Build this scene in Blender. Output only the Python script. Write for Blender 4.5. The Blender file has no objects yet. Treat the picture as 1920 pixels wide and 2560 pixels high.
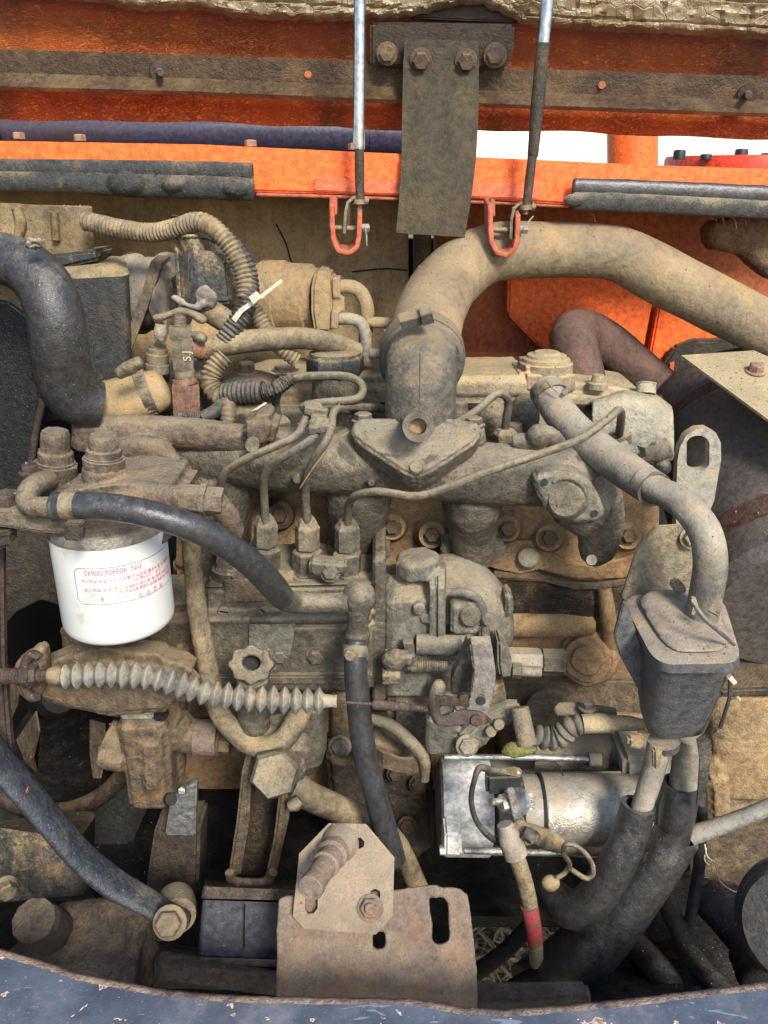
import bpy, bmesh, math, random
import numpy as np
from mathutils import Vector, Matrix, noise, geometry
random.seed(7)
SC = bpy.context.scene
COL = SC.collection
R = math.radians

# ------------------------------------------------------------------ camera, world, sun, exposure
F = 2078.0                       # focal length in pixels of the 1920 x 2560 frame
TH = R(22.0); CT, ST = math.cos(TH), math.sin(TH)
CAM = Vector((0.0, 0.0, 1.60))
FWD = Vector((0, CT, -ST))
cd = bpy.data.cameras.new('camera'); cam = bpy.data.objects.new('camera', cd); COL.objects.link(cam)
cam.location = CAM; cam.rotation_euler = (R(90) - TH, 0, 0)
cd.sensor_fit = 'HORIZONTAL'; cd.sensor_width = 36.0; cd.lens = 36.0 * F / 1920.0
cd.clip_start = 0.02; cd.clip_end = 500.0
SC.camera = cam
TOSUN = Vector((0.30, -0.74, 0.60)).normalized()
w = bpy.data.worlds.new('World'); SC.world = w; w.use_nodes = True
nt = w.node_tree; bg = nt.nodes['Background']
sky = nt.nodes.new('ShaderNodeTexSky'); sky.sky_type = 'NISHITA'; sky.sun_disc = False
sky.sun_elevation = math.asin(TOSUN.z); sky.sun_rotation = math.atan2(TOSUN.x, TOSUN.y)
sky.air_density = 1.0; sky.dust_density = 0.9; sky.ozone_density = 1.0
nt.links.new(sky.outputs[0], bg.inputs[0]); bg.inputs[1].default_value = 0.078
sl = bpy.data.lights.new('sun', 'SUN'); so = bpy.data.objects.new('sun', sl); COL.objects.link(so)
sl.energy = 1.5; sl.angle = R(14.0); sl.color = (1.0, 0.93, 0.83)
so.rotation_euler = (-TOSUN).to_track_quat('-Z', 'Y').to_euler(); so.location = (3, -2, 5)
SC.view_settings.view_transform = 'Standard'; SC.view_settings.look = 'None'
SC.view_settings.gamma = 1.0; SC.view_settings.use_curve_mapping = False
SC.view_settings.exposure = 1.85

# ------------------------------------------------------------------ from a picture direction and a distance to a place
def ray(u, v):
    up = (1280.0 - v) / F
    return Vector(((u - 960.0) / F, CT + up * ST, -ST + up * CT))
def V(u, v, Y):
    d = ray(u, v); return CAM + d * (Y / d.y)
def VZ(u, v, Z):                 # Z measured from the camera's height
    d = ray(u, v); return CAM + d * (Z / d.z)
def VP(u, v, p, n):
    d = ray(u, v); return CAM + d * ((p - CAM).dot(n) / d.dot(n))
def S(p): return (p - CAM).dot(FWD) / F
def W(q):
    return q if isinstance(q, Vector) else V(q[0], q[1], q[2])

# ------------------------------------------------------------------ geometry collector
def frame_of(d):
    d = d.normalized()
    a = Vector((0, 0, 1)) if abs(d.z) < 0.9 else Vector((1, 0, 0))
    x = a.cross(d).normalized(); y = d.cross(x).normalized()
    return x, y, d

class G:
    def __init__(s): s.v = []; s.f = []
    def add(s, vs, fs):
        o = len(s.v); s.v += [tuple(p) for p in vs]; s.f += [tuple(i + o for i in f) for f in fs]; return s
    def rings(s, rings, cap0=True, cap1=True):
        n = len(rings[0]); vs = [p for r in rings for p in r]; fs = []
        for i in range(len(rings) - 1):
            for j in range(n):
                k = (j + 1) % n
                fs.append((i * n + j, i * n + k, (i + 1) * n + k, (i + 1) * n + j))
        if cap0: fs.append(tuple(range(n))[::-1])
        if cap1: fs.append(tuple((len(rings) - 1) * n + j for j in range(n)))
        return s.add(vs, fs)
    def tube(s, pts, r=None, n=12, step=None, rf=None, open0=0, open1=0, wob=0, wfreq=60, flat=None, round0=0, round1=0):
        P = [W(q) for q in pts]
        rr = [(q[3] if (not isinstance(q, Vector) and len(q) > 3) else r) * S(p) for q, p in zip(pts, P)]
        dense = []; K = 20
        m = len(P)
        for i in range(m - 1):
            p0, p1, p2, p3 = P[max(i - 1, 0)], P[i], P[i + 1], P[min(i + 2, m - 1)]
            if i == 0: p0 = p1 * 2 - p2
            if i == m - 2: p3 = p2 * 2 - p1
            for k in range(K):
                t = k / K
                a = ((p1 * 2) + (p2 - p0) * t + (p0 * 2 - p1 * 5 + p2 * 4 - p3) * t * t + (p1 * 3 - p0 - p2 * 3 + p3) * t ** 3) * 0.5
                dense.append((a, rr[i] + (rr[i + 1] - rr[i]) * (t * t * (3 - 2 * t))))
        dense.append((P[-1], rr[-1]))
        L = [0.0]
        for i in range(1, len(dense)): L.append(L[-1] + (dense[i][0] - dense[i - 1][0]).length)
        tot = L[-1]; rm = sum(rr) / len(rr)
        st = step * S(P[0]) if step else rm * 0.5
        M = max(3, int(tot / st) + 1)
        xs = np.linspace(0, tot, M); Ln = np.array(L)
        C = [Vector((np.interp(x, Ln, [d[0].x for d in dense]), np.interp(x, Ln, [d[0].y for d in dense]), np.interp(x, Ln, [d[0].z for d in dense]))) for x in xs] if M < 40 else None
        if C is None:
            ax = np.interp(xs, Ln, [d[0].x for d in dense]); ay = np.interp(xs, Ln, [d[0].y for d in dense]); az = np.interp(xs, Ln, [d[0].z for d in dense])
            C = [Vector(q) for q in zip(ax, ay, az)]
        RR = np.interp(xs, Ln, [d[1] for d in dense])
        rings = []; x = None
        for i in range(M):
            t = (C[min(i + 1, M - 1)] - C[max(i - 1, 0)]).normalized()
            if x is None: x, y, _ = frame_of(t)
            else:
                x = (x - t * x.dot(t)).normalized(); y = t.cross(x)
            q = RR[i] * (rf(xs[i], xs[i] / tot, tot) if rf else 1.0)
            ring = []
            for j in range(n):
                a = 2 * math.pi * j / n
                dv = x * math.cos(a) + y * math.sin(a)
                if flat: dv = x * math.cos(a) * flat[0] + y * math.sin(a) * flat[1]
                p = C[i] + dv * q
                if wob: p = p + dv * q * wob * noise.noise(p * wfreq)
                ring.append(p)
            rings.append(ring)
        def endcap(ring, c, out, rnd):
            res = []
            for k in range(1, 4):
                a = k / 3 * math.pi / 2
                res.append([c + (p - c) * max(math.cos(a), 0.02) + out * math.sin(a) * rnd for p in ring])
            return res
        t0 = (C[0] - C[1]).normalized(); t1 = (C[-1] - C[-2]).normalized()
        if round1: rings += endcap(rings[-1], C[-1], t1, RR[-1] * round1)
        if round0: rings = endcap(rings[0], C[0], t0, RR[0] * round0)[::-1] + rings
        if open1:
            c = C[-1]; ring = rings[-1]
            inn = [c + (p - c) * open1 for p in ring]
            rings += [inn, [p - t1 * RR[-1] * 2.2 for p in inn]]
        if open0:
            c = C[0]; ring = rings[0]
            inn = [c + (p - c) * open0 for p in ring]
            rings = [[p - t0 * RR[0] * 2.2 for p in inn], inn] + rings
        return s.rings(rings)
    def lathe(s, a, b, prof, n=24, rot=0.0):
        a = W(a); b = W(b); x, y, d = frame_of(b - a); L = (b - a).length; k = S(a)
        rings = []
        for t, r in prof:
            c = a + d * (t * L)
            rings.append([c + (x * math.cos(2 * math.pi * j / n + rot) + y * math.sin(2 * math.pi * j / n + rot)) * max(r, 0.05) * k for j in range(n)])
        return s.rings(rings)
    def bar(s, a, b, wpx, tpx, up=None, bev=1.5):
        a = W(a); b = W(b); d = (b - a).normalized(); k = S(a)
        up = (up or Vector((0, 0, 1))); x = d.cross(up).normalized(); y = x.cross(d).normalized()
        h = wpx * k / 2; q = tpx * k / 2; e = min(bev * k, h * .4, q * .4)
        prof = [(-h + e, -q), (h - e, -q), (h, -q + e), (h, q - e), (h - e, q), (-h + e, q), (-h, q - e), (-h, -q + e)]
        return s.rings([[a + x * i + y * j for i, j in prof], [b + x * i + y * j for i, j in prof]])
    def sphere(s, c, r, sc=(1, 1, 1), n=16):
        c = W(c); k = S(c) * r; rings = []
        m = n // 2
        for i in range(m + 1):
            ph = math.pi * i / m; z = -math.cos(ph); q = max(math.sin(ph), 0.01)
            rings.append([c + Vector((math.cos(2 * math.pi * j / n) * q * sc[0], math.sin(2 * math.pi * j / n) * q * sc[1], z * sc[2])) * k for j in range(n)])
        return s.rings(rings)
    def prism(s, poly, Y=None, d=0.02, holes=(), p=None, n=None, bev=0.0, seg=2, dv=None, grid=None):
        """polygon of picture directions laid on a plane (default: facing the viewer at distance Y), thickened away from it by d metres"""
        if n is None: n = Vector((0, -1, 0))
        n = Vector(n).normalized()
        if p is None: p = V(poly[0][0], poly[0][1], Y)
        dv = Vector(dv) if dv is not None else -n * d
        loops = [[VP(u, v, p, n) for u, v in L] for L in [poly] + list(holes)]
        flat = [q for L in loops for q in L]
        N = len(flat)
        bm = bmesh.new()
        va = [bm.verts.new(q) for q in flat]; vb = [bm.verts.new(q + dv) for q in flat]
        if len(loops) == 1:
            bm.faces.new(va); bm.faces.new(vb[::-1])
        else:
            for t in geometry.tessellate_polygon(loops):
                try:
                    bm.faces.new([va[i] for i in t]); bm.faces.new([vb[i] for i in t][::-1])
                except ValueError: pass
        o = 0
        for L in loops:
            m = len(L)
            for i in range(m):
                j = (i + 1) % m
                bm.faces.new([va[o + i], va[o + j], vb[o + j], vb[o + i]])
            o += m
        bmesh.ops.recalc_face_normals(bm, faces=bm.faces)
        if bev:
            es = [e for e in bm.edges if len(e.link_faces) == 2 and e.calc_face_angle(0) > R(35)]
            bmesh.ops.bevel(bm, geom=es, offset=bev, segments=seg, affect='EDGES', clamp_overlap=True)
        bm.verts.index_update()
        vs = [q.co.copy() for q in bm.verts]; fs = [[q.index for q in f.verts] for f in bm.faces]
        bm.free()
        return s.add(vs, fs)
    def strip(s, left, right, th=0.004, bev=0):
        """plate swept along two rails of world points"""
        n = len(left); rings = []
        for i in range(n):
            a, b = W(left[i]), W(right[i])
            i0, i1 = max(i - 1, 0), min(i + 1, n - 1)
            t = (W(left[i1]) - W(left[i0])); nn = t.cross(b - a).normalized() * th
            rings.append([a, b, b - nn, a - nn])
        return s.rings(rings)
    def loft(s, levels, rnd=.3, per=5):
        """rounded four-cornered sections, each given by four places in turn"""
        rings = []
        for L in levels:
            c = [W(q) for q in L[:4]]; rd = L[4] if len(L) > 4 else rnd; ring = []
            for i in range(4):
                a, b, d = c[i - 1], c[i], c[(i + 1) % 4]
                p = b.lerp(a, rd); q = b.lerp(d, rd)
                for k in range(per):
                    t = k / (per - 1); ring.append(p * (1 - t) ** 2 + b * 2 * t * (1 - t) + q * t * t)
            rings.append(ring)
        return s.rings(rings)
    def sheet(s, grid, th=0.0):
        """grid[i][j] of world points"""
        m, n = len(grid), len(grid[0]); vs = [p for r in grid for p in r]; fs = []
        for i in range(m - 1):
            for j in range(n - 1): fs.append((i * n + j, i * n + j + 1, (i + 1) * n + j + 1, (i + 1) * n + j))
        return s.add(vs, fs)
    def mesh(s, name='mesh'):
        me = bpy.data.meshes.new(name); me.from_pydata(s.v, [], s.f); me.update()
        bm = bmesh.new(); bm.from_mesh(me); bmesh.ops.recalc_face_normals(bm, faces=bm.faces); bm.to_mesh(me); bm.free()
        return me

# ------------------------------------------------------------------ objects
ALL = []; WPOS = {}
TEX = {}
def cloud(scale, depth=2):
    k = (round(scale, 5), depth)
    if k not in TEX:
        t = bpy.data.textures.new('grain', 'CLOUDS'); t.noise_scale = scale; t.noise_depth = depth; TEX[k] = t
    return TEX[k]
def smooth(me, ang=38):
    me.polygons.foreach_set('use_smooth', [True] * len(me.polygons)); me.set_sharp_from_angle(angle=R(ang))
def tag(o, label=None, cat=None, group=None, kind=None):
    if label: o['label'] = label
    if cat: o['category'] = cat
    if group: o['group'] = group
    if kind: o['kind'] = kind
    return o
def thing(name, label, cat, group=None):
    o = bpy.data.objects.new(name, None); o.empty_display_size = 0.02; COL.objects.link(o); ALL.append(o)
    return tag(o, label, cat, group)
def bake(me, mods, name):
    t = bpy.data.objects.new('tmp', me); COL.objects.link(t)
    for m in mods:
        if m[0] == 'R':
            q = t.modifiers.new('r', 'REMESH'); q.mode = 'VOXEL'; q.voxel_size = m[1]; q.adaptivity = 0.0
        elif m[0] == 'S':
            q = t.modifiers.new('s', 'SMOOTH'); q.factor = 0.5; q.iterations = m[1]
        elif m[0] == 'D':
            q = t.modifiers.new('d', 'DISPLACE'); q.texture = cloud(m[2]); q.strength = m[1]; q.mid_level = 0.5; q.texture_coords = 'LOCAL'
        elif m[0] == 'U':
            q = t.modifiers.new('u', 'SUBSURF'); q.subdivision_type = 'SIMPLE' if len(m) > 2 else 'CATMULL_CLARK'; q.levels = m[1]; q.render_levels = m[1]
    dg = bpy.context.evaluated_depsgraph_get()
    out = bpy.data.meshes.new_from_object(t.evaluated_get(dg)); out.name = name
    bpy.data.objects.remove(t); bpy.data.meshes.remove(me)
    return out
def obj(name, g, mat, parent=None, label=None, cat=None, group=None, kind=None, mods=None, ang=38):
    me = g.mesh(name) if isinstance(g, G) else g
    if mods: me = bake(me, mods, name)
    smooth(me, 180 if mods and mods[0][0] == 'R' else ang)
    co = np.empty(len(me.vertices) * 3); me.vertices.foreach_get('co', co); co = co.reshape(-1, 3)
    c = (co.min(0) + co.max(0)) / 2
    if parent is None: c[2] = co[:, 2].min()
    me.vertices.foreach_set('co', (co - c).ravel()); me.update()
    me.materials.clear(); me.materials.append(M[mat] if isinstance(mat, str) else mat)
    o = bpy.data.objects.new(name, me); COL.objects.link(o); o.parent = parent
    WPOS[o.name] = Vector(c); ALL.append(o)
    return tag(o, label, cat, group, kind)
CAST = lambda vox=.0022, sm=4, d=.0012, ds=.006: [('R', vox * .82), ('S', max(2, sm - 1)), ('D', d, ds)]
def unit(kind):
    g = G(); cir = lambda n, r, z, a=0: [Vector((math.cos(2 * math.pi * j / n + a) * r, math.sin(2 * math.pi * j / n + a) * r, z)) for j in range(n)]
    if kind in ('flange', 'nut'):
        g.rings([cir(20, 1.32, -.05), cir(20, 1.32, .10), cir(20, 1.22, .16)])
    h = 1.0
    g.rings([cir(6, 1.0, -.05), cir(6, 1.0, h * .86), cir(6, .86, h)])
    if kind == 'nut':
        g.rings([cir(14, .55, h * .9), cir(14, .55, h * 1.5), cir(14, .46, h * 1.6)])
    if kind == 'hex':
        g.rings([cir(12, .62, h * .98), cir(12, .55, h * 1.05)])
    if kind == 'round':
        g = G().rings([cir(18, 1.0, -.05), cir(18, 1.0, .75), cir(18, .88, .95), cir(18, .5, 1.0)])
    me = g.mesh('bolt_' + kind); smooth(me, 35); return me
UNIT = {}
def bolt(p, d, r, h, mat, parent, kind='flange', name='bolt', rot=0.0):
    """fastener at place p, head pointing along d, r and h in picture pixels at that distance"""
    key = (kind, mat)
    if key not in UNIT:
        UNIT[key] = unit(kind); UNIT[key].materials.append(M[mat])
    p = W(p); k = S(p)
    o = bpy.data.objects.new(name, UNIT[key]); COL.objects.link(o); o.parent = parent
    o.rotation_mode = 'QUATERNION'
    o.rotation_quaternion = Vector(d).to_track_quat('Z', 'Y') @ Matrix.Rotation(rot, 4, 'Z').to_quaternion()
    o.scale = (r * k, r * k, h * k); WPOS[o.name] = p.copy(); ALL.append(o)
    return o
TOCAM = Vector((0, -.93, .37)); UP = Vector((0, 0, 1)); FR = Vector((0, -1, 0))
def finalize():
    for o in ALL:                 # an Empty stands at the base of its parts
        if o.type == 'EMPTY':
            pts = [WPOS[c.name] for c in o.children]
            lo = min((WPOS[c.name].z + min(q[2] * c.scale[2] for q in c.bound_box)) for c in o.children)
            WPOS[o.name] = Vector((sum(p.x for p in pts) / len(pts), sum(p.y for p in pts) / len(pts), lo))
    for o in ALL:
        o.location = WPOS[o.name] - (WPOS[o.parent.name] if o.parent else Vector((0, 0, 0)))
# ------------------------------------------------------------------ materials
M = {}
def lin(r, g, b):
    f = lambda c: (c / 255 / 12.92) if c / 255 <= .04045 else ((c / 255 + .055) / 1.055) ** 2.4
    return (f(r), f(g), f(b), 1)
class NB:
    def __init__(s, name):
        m = bpy.data.materials.new(name); m.use_nodes = True; M[name] = m
        s.t = m.node_tree; s.bs = s.t.nodes['Principled BSDF']
        s.geo = s.t.nodes.new('ShaderNodeNewGeometry'); s.pos = s.geo.outputs['Position']
    def new(s, k): return s.t.nodes.new(k)
    def link(s, a, b): s.t.links.new(a, b)
    def noise(s, scale, detail=4, rough=.55, vec=None, dist=0, stretch=None):
        n = s.new('ShaderNodeTexNoise'); n.inputs['Scale'].default_value = scale; n.inputs['Detail'].default_value = detail
        n.inputs['Roughness'].default_value = rough; n.inputs['Distortion'].default_value = dist
        v = vec or s.pos
        if stretch:
            m = s.new('ShaderNodeMapping'); m.inputs['Scale'].default_value = stretch; s.link(v, m.inputs[0]); v = m.outputs[0]
        s.link(v, n.inputs['Vector']); return n.outputs['Fac']
    def voro(s, scale, feat='F1', vec=None, stretch=None):
        n = s.new('ShaderNodeTexVoronoi'); n.feature = feat; n.inputs['Scale'].default_value = scale
        v = vec or s.pos
        if stretch:
            m = s.new('ShaderNodeMapping'); m.inputs['Scale'].default_value = stretch; s.link(v, m.inputs[0]); v = m.outputs[0]
        s.link(v, n.inputs['Vector']); return n.outputs['Distance']
    def math(s, op, a, b=None, c=None, clamp=False):
        n = s.new('ShaderNodeMath'); n.operation = op; n.use_clamp = clamp
        for i, x in enumerate((a, b, c)):
            if x is None: continue
            if isinstance(x, (int, float)): n.inputs[i].default_value = x
            else: s.link(x, n.inputs[i])
        return n.outputs[0]
    def ss(s, x, lo, hi):
        n = s.new('ShaderNodeMapRange'); n.interpolation_type = 'SMOOTHSTEP'
        s.link(x, n.inputs[0]); n.inputs[1].default_value = lo; n.inputs[2].default_value = hi; return n.outputs[0]
    def mix(s, f, a, b):
        n = s.new('ShaderNodeMix'); n.data_type = 'RGBA'
        if isinstance(f, (int, float)): n.inputs[0].default_value = f
        else: s.link(f, n.inputs[0])
        for i, x in ((6, a), (7, b)):
            if isinstance(x, tuple): n.inputs[i].default_value = x
            else: s.link(x, n.inputs[i])
        return n.outputs[2]
    def mixf(s, f, a, b):
        n = s.new('ShaderNodeMix'); n.data_type = 'FLOAT'; s.link(f, n.inputs[0])
        for i, x in ((2, a), (3, b)):
            if isinstance(x, (int, float)): n.inputs[i].default_value = x
            else: s.link(x, n.inputs[i])
        return n.outputs[0]
    def bump(s, h, dist, strength=1.0, nrm=None):
        n = s.new('ShaderNodeBump'); n.inputs['Distance'].default_value = dist; n.inputs['Strength'].default_value = strength
        s.link(h, n.inputs['Height'])
        if nrm: s.link(nrm, n.inputs['Normal'])
        return n.outputs[0]
def scale(c, k): return (c[0] * k, c[1] * k, c[2] * k, 1)
DUST = lin(152, 134, 106); DUSTW = lin(172, 146, 106); DUSTG = lin(128, 122, 112)
def dusty(name, base, dust=DUST, amt=.5, up=.5, rough=.6, metal=0.0, grit=.0006, lump=.002, patch=22, chip=None, chipamt=.0, spec=.4, flecks=.3, second=None, secamt=.5, drough=.95, mott=.7, streak=0.0, gmask=1.0, oil=0.0, warm=.55):
    b = NB(name)
    n1 = b.noise(patch, 5, .6); n2 = b.noise(130, 5, .68); n4 = b.noise(430, 4, .65); n3 = b.noise(1150, 2, .6)
    sep = b.new('ShaderNodeSeparateXYZ'); b.link(b.geo.outputs['Normal'], sep.inputs[0])
    k = b.math('MULTIPLY_ADD', sep.outputs[2], up, amt)
    k = b.math('ADD', k, b.math('MULTIPLY_ADD', n1, 1.5, -.75))
    k = b.math('ADD', k, b.math('MULTIPLY_ADD', n2, mott, -.5 * mott))
    k = b.math('ADD', k, b.math('MULTIPLY_ADD', n4, .8 * gmask, -.4 * gmask))
    if streak:
        st = b.noise(60, 4, .6, stretch=(1, 1, .06)); k = b.math('ADD', k, b.math('MULTIPLY_ADD', st, 2.2 * streak, -1.1 * streak))
    mask = b.ss(k, .12, .98)
    bc = b.mix(b.ss(n2, .3, .7), scale(base, .65), scale(base, 1.35))
    if second: bc = b.mix(b.ss(b.noise(patch * 1.7, 6, .65), secamt - .14, secamt + .14), second, bc)
    cm = None
    if chip:
        cm = b.ss(b.noise(patch * 1.3, 8, .68, dist=.4), .62 - chipamt, .66 - chipamt)
        bc = b.mix(cm, bc, chip)
    dc = b.mix(b.ss(n4, .28, .72), scale(dust, .80), scale(dust, 1.18))
    dc = b.mix(b.ss(n1, .35, .7), scale(dust, .8), dc)
    if warm:                     # pockets of paler, sandier dust among the grey
        dc = b.mix(b.math('MULTIPLY', b.ss(b.noise(patch * .9 + 6, 4, .6, dist=.5), .50, .64), warm), dc, (dust[0] * 1.25, dust[1] * 1.06, dust[2] * .82, 1))
    c = b.mix(mask, bc, dc)
    if flecks:
        fl = b.ss(b.noise(620, 2, .5), .70, .74)
        c = b.mix(b.math('MULTIPLY', fl, flecks), c, lin(206, 194, 168))
    ro = b.mixf(mask, b.mixf(n2, rough - .12, rough + .12), drough)
    if oil:                      # damp oil patches
        om = b.math('MULTIPLY', b.ss(b.math('ADD', b.noise(patch * .75, 4, .6, dist=.8), b.math('MULTIPLY', n2, .12)), .62, .70), oil)
        c = b.mix(om, c, scale(base, .35)); ro = b.mixf(om, ro, .38)
    b.link(c, b.bs.inputs['Base Color']); b.link(ro, b.bs.inputs['Roughness'])
    if metal: b.link(b.math('MULTIPLY', b.math('SUBTRACT', 1.0, mask), metal), b.bs.inputs['Metallic'])
    b.bs.inputs['Specular IOR Level'].default_value = spec
    h = b.math('ADD', b.math('MULTIPLY', n2, lump * 1.5), b.math('ADD', b.math('MULTIPLY', n4, grit * 2.6), b.math('MULTIPLY', n3, grit * .8)))
    if cm: h = b.math('SUBTRACT', h, b.math('MULTIPLY', cm, .0006))
    b.link(b.bump(h, 1.0, .95), b.bs.inputs['Normal'])
    return b
K = lambda x: (x, x, x, 1)
# castings under caked dust
dusty('cast_dust', lin(86, 79, 68), lin(144, 134, 114), amt=.22, up=.85, grit=.0008, lump=.0026, oil=.7, mott=.5)
dusty('cast_grey', lin(78, 73, 64), lin(140, 127, 104), amt=.2, up=.8, grit=.0007, lump=.002)
dusty('cast_dark', lin(56, 49, 42), lin(122, 104, 80), amt=.12, up=.7, grit=.0007, lump=.002, oil=.5)
dusty('cast_brown', lin(90, 77, 62), lin(146, 127, 100), amt=.22, up=.75, grit=.0007, lump=.002, second=lin(140, 102, 60), secamt=.36, oil=.5)
dusty('cast_rustdust', lin(88, 76, 64), lin(140, 125, 103), amt=.22, up=.75, grit=.0008, lump=.002, second=lin(138, 104, 68), secamt=.34, oil=.4)
dusty('block_warm', lin(104, 80, 58), lin(176, 146, 106), amt=.50, up=.3, grit=.0004, lump=.001, patch=8, second=lin(140, 104, 66), secamt=.30, flecks=.12, mott=.4, oil=1.0)
dusty('block_black', lin(24, 22, 21), lin(96, 82, 64), amt=.05, up=.35, grit=.0006, lump=.002, patch=14)
dusty('cover_tan', lin(124, 114, 94), lin(178, 160, 124), amt=.4, up=.7, grit=.0007, lump=.0016, patch=16, mott=.5)
dusty('cover_light', lin(138, 138, 126), lin(176, 166, 138), amt=.35, up=.6, grit=.0008, lump=.001, patch=30)
dusty('tan_smooth', lin(140, 118, 86), lin(158, 136, 100), amt=.55, up=.3, grit=.0002, lump=.0012, patch=9, flecks=.04, mott=.25, gmask=.45)
dusty('hose_tan', lin(110, 98, 78), lin(156, 136, 103), amt=.48, up=.35, grit=.0002, lump=.0012, patch=13, flecks=.05, mott=.25, gmask=.45)
dusty('firewall', lin(140, 118, 86), lin(196, 170, 128), amt=.55, up=.0, grit=.0003, lump=.002, patch=7, flecks=.05, streak=.4, mott=.3, gmask=.4)
dusty('pump_dust', lin(80, 74, 64), lin(142, 131, 109), amt=.22, up=.85, grit=.0007, lump=.0016, oil=.6, mott=.5)
dusty('gov_dust', lin(98, 95, 86), lin(152, 142, 120), amt=.25, up=.8, grit=.0007, lump=.0016, patch=26, oil=.4, mott=.4)
dusty('pipe_dust', lin(88, 82, 70), lin(144, 132, 108), amt=.25, up=.8, grit=.0006, lump=.0008)
dusty('elbow_dark', lin(80, 75, 68), lin(138, 124, 100), amt=.2, up=.8, grit=.0006, lump=.001, mott=.4, gmask=.8)
# rubber
dusty('rubber', lin(52, 51, 50), lin(126, 120, 110), amt=.04, up=.3, rough=.36, grit=.0002, lump=.0006, spec=.5, flecks=.45, drough=.8, gmask=.7, mott=.4)
dusty('rubber_clean', lin(52, 52, 53), lin(110, 106, 98), amt=-.15, up=.3, rough=.34, grit=.0001, lump=.0005, spec=.55, flecks=.25, drough=.7, gmask=.6)
dusty('rubber_dusty', lin(78, 76, 72), lin(158, 148, 130), amt=.55, up=.5, rough=.6, grit=.0003, lump=.0008, flecks=.3, mott=.3, gmask=.4)
dusty('rubber_tan', lin(84, 76, 62), lin(156, 138, 106), amt=.45, up=.5, rough=.7, grit=.0003, lump=.001)
dusty('bellows', lin(116, 114, 108), lin(166, 152, 124), amt=.26, up=.5, rough=.5, grit=.0003, lump=.0008, flecks=.4)
dusty('conduit', lin(104, 92, 72), lin(160, 141, 108), amt=.3, up=.4, rough=.6, grit=.0002, lump=.0006, flecks=.1)
dusty('conduit_dark', lin(58, 56, 54), lin(124, 116, 100), amt=.22, up=.4, rough=.5, grit=.0002, lump=.0006)
dusty('seal', lin(46, 48, 46), lin(128, 116, 92), amt=.02, up=.5, rough=.5, grit=.0005, lump=.0012, patch=16, second=lin(134, 112, 82), secamt=.30)
dusty('seal_grey', lin(58, 58, 54), lin(132, 124, 104), amt=.20, up=.7, rough=.6, grit=.0008, lump=.001, patch=30)
dusty('plastic_black', lin(78, 78, 78), lin(160, 146, 126), amt=-.02, up=.95, rough=.45, grit=.0004, lump=.0006, patch=26, spec=.5, gmask=.5, mott=.4)
dusty('black_paint', lin(30, 32, 33), lin(140, 126, 100), amt=-.02, up=.5, rough=.38, grit=.0003, lump=.001, patch=14, chip=lin(150, 96, 60), chipamt=-.06, spec=.3, streak=.45)
dusty('bar_paint', lin(50, 54, 60), lin(120, 114, 102), amt=.05, up=.35, rough=.36, grit=.0003, lump=.0008, patch=20, chip=lin(190, 104, 66), chipamt=-.055, spec=.5, flecks=.6)
dusty('mount_rubber', lin(62, 65, 73), lin(104, 100, 96), amt=.05, up=.6, rough=.5, grit=.0003, lump=.0006, patch=10)
dusty('underside', lin(66, 58, 52), lin(118, 102, 86), amt=.15, up=.4, grit=.0008, lump=.002)
dusty('near_black', lin(22, 21, 21), lin(62, 56, 50), amt=-.1, up=.4, grit=.0004, lump=.001)  # near-black grime; also puts shade into bay walls, floor, roof and holes
dusty('muffler', lin(80, 74, 69), lin(120, 106, 92), amt=.12, up=.35, rough=.55, grit=.0002, lump=.0006, patch=7, flecks=.1, mott=.3, gmask=.4)
dusty('muffler_band', lin(74, 48, 40), lin(104, 82, 66), amt=.12, up=.3, grit=.0004, lump=.0008)
dusty('rustpipe', lin(84, 62, 54), lin(118, 94, 82), amt=.28, up=.35, rough=.75, grit=.0006, lump=.0006, patch=18, flecks=.12, mott=.3, gmask=.6)
dusty('rust_dark', lin(66, 54, 48), lin(112, 97, 82), amt=.10, up=.3, rough=.6, grit=.0006, lump=.001, second=lin(98, 66, 48), secamt=.33)
dusty('rust_plate', lin(108, 94, 86), lin(144, 128, 110), amt=.30, up=.5, rough=.75, grit=.0008, lump=.0012, patch=20, second=lin(140, 104, 82), secamt=.42, flecks=.4)
dusty('plate_tan', lin(132, 114, 98), lin(150, 135, 114), amt=.50, up=.4, rough=.7, grit=.0005, lump=.0006, patch=22, flecks=.2)
dusty('clamp', lin(120, 112, 96), lin(146, 130, 102), amt=.30, up=.4, rough=.45, metal=.7, grit=.0003, lump=.0005, second=lin(140, 96, 62), secamt=.36)
dusty('steel_dusty', lin(150, 146, 136), lin(158, 146, 122), amt=.22, up=.5, rough=.42, metal=.6, grit=.0004, lump=.0006, flecks=.1)
dusty('steel_bolt', lin(110, 100, 86), lin(142, 128, 104), amt=.40, up=.4, rough=.5, metal=.4, grit=.0006, lump=.0008)
dusty('bolt_brown', lin(74, 60, 46), lin(118, 102, 78), amt=.35, up=.4, rough=.6, grit=.0006, lump=.0008)
dusty('bolt_rust', lin(128, 100, 78), lin(166, 136, 108), amt=.30, up=.4, rough=.7, grit=.0004, lump=.0006)
dusty('zinc', lin(196, 190, 172), lin(170, 158, 134), amt=-.05, up=.3, rough=.3, metal=.8, grit=.0002, lump=.0003, flecks=0)
dusty('alu', lin(226, 226, 222), lin(170, 162, 148), amt=-.6, up=.35, rough=.5, metal=.05, grit=.0005, lump=.0004, patch=30, flecks=.1, gmask=.5)
dusty('starter_shell', lin(176, 170, 158), lin(150, 138, 118), amt=.02, up=.6, rough=.3, metal=.65, grit=.0004, lump=.0003, patch=24, flecks=.15, drough=.7, gmask=.25, mott=.3)
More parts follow.
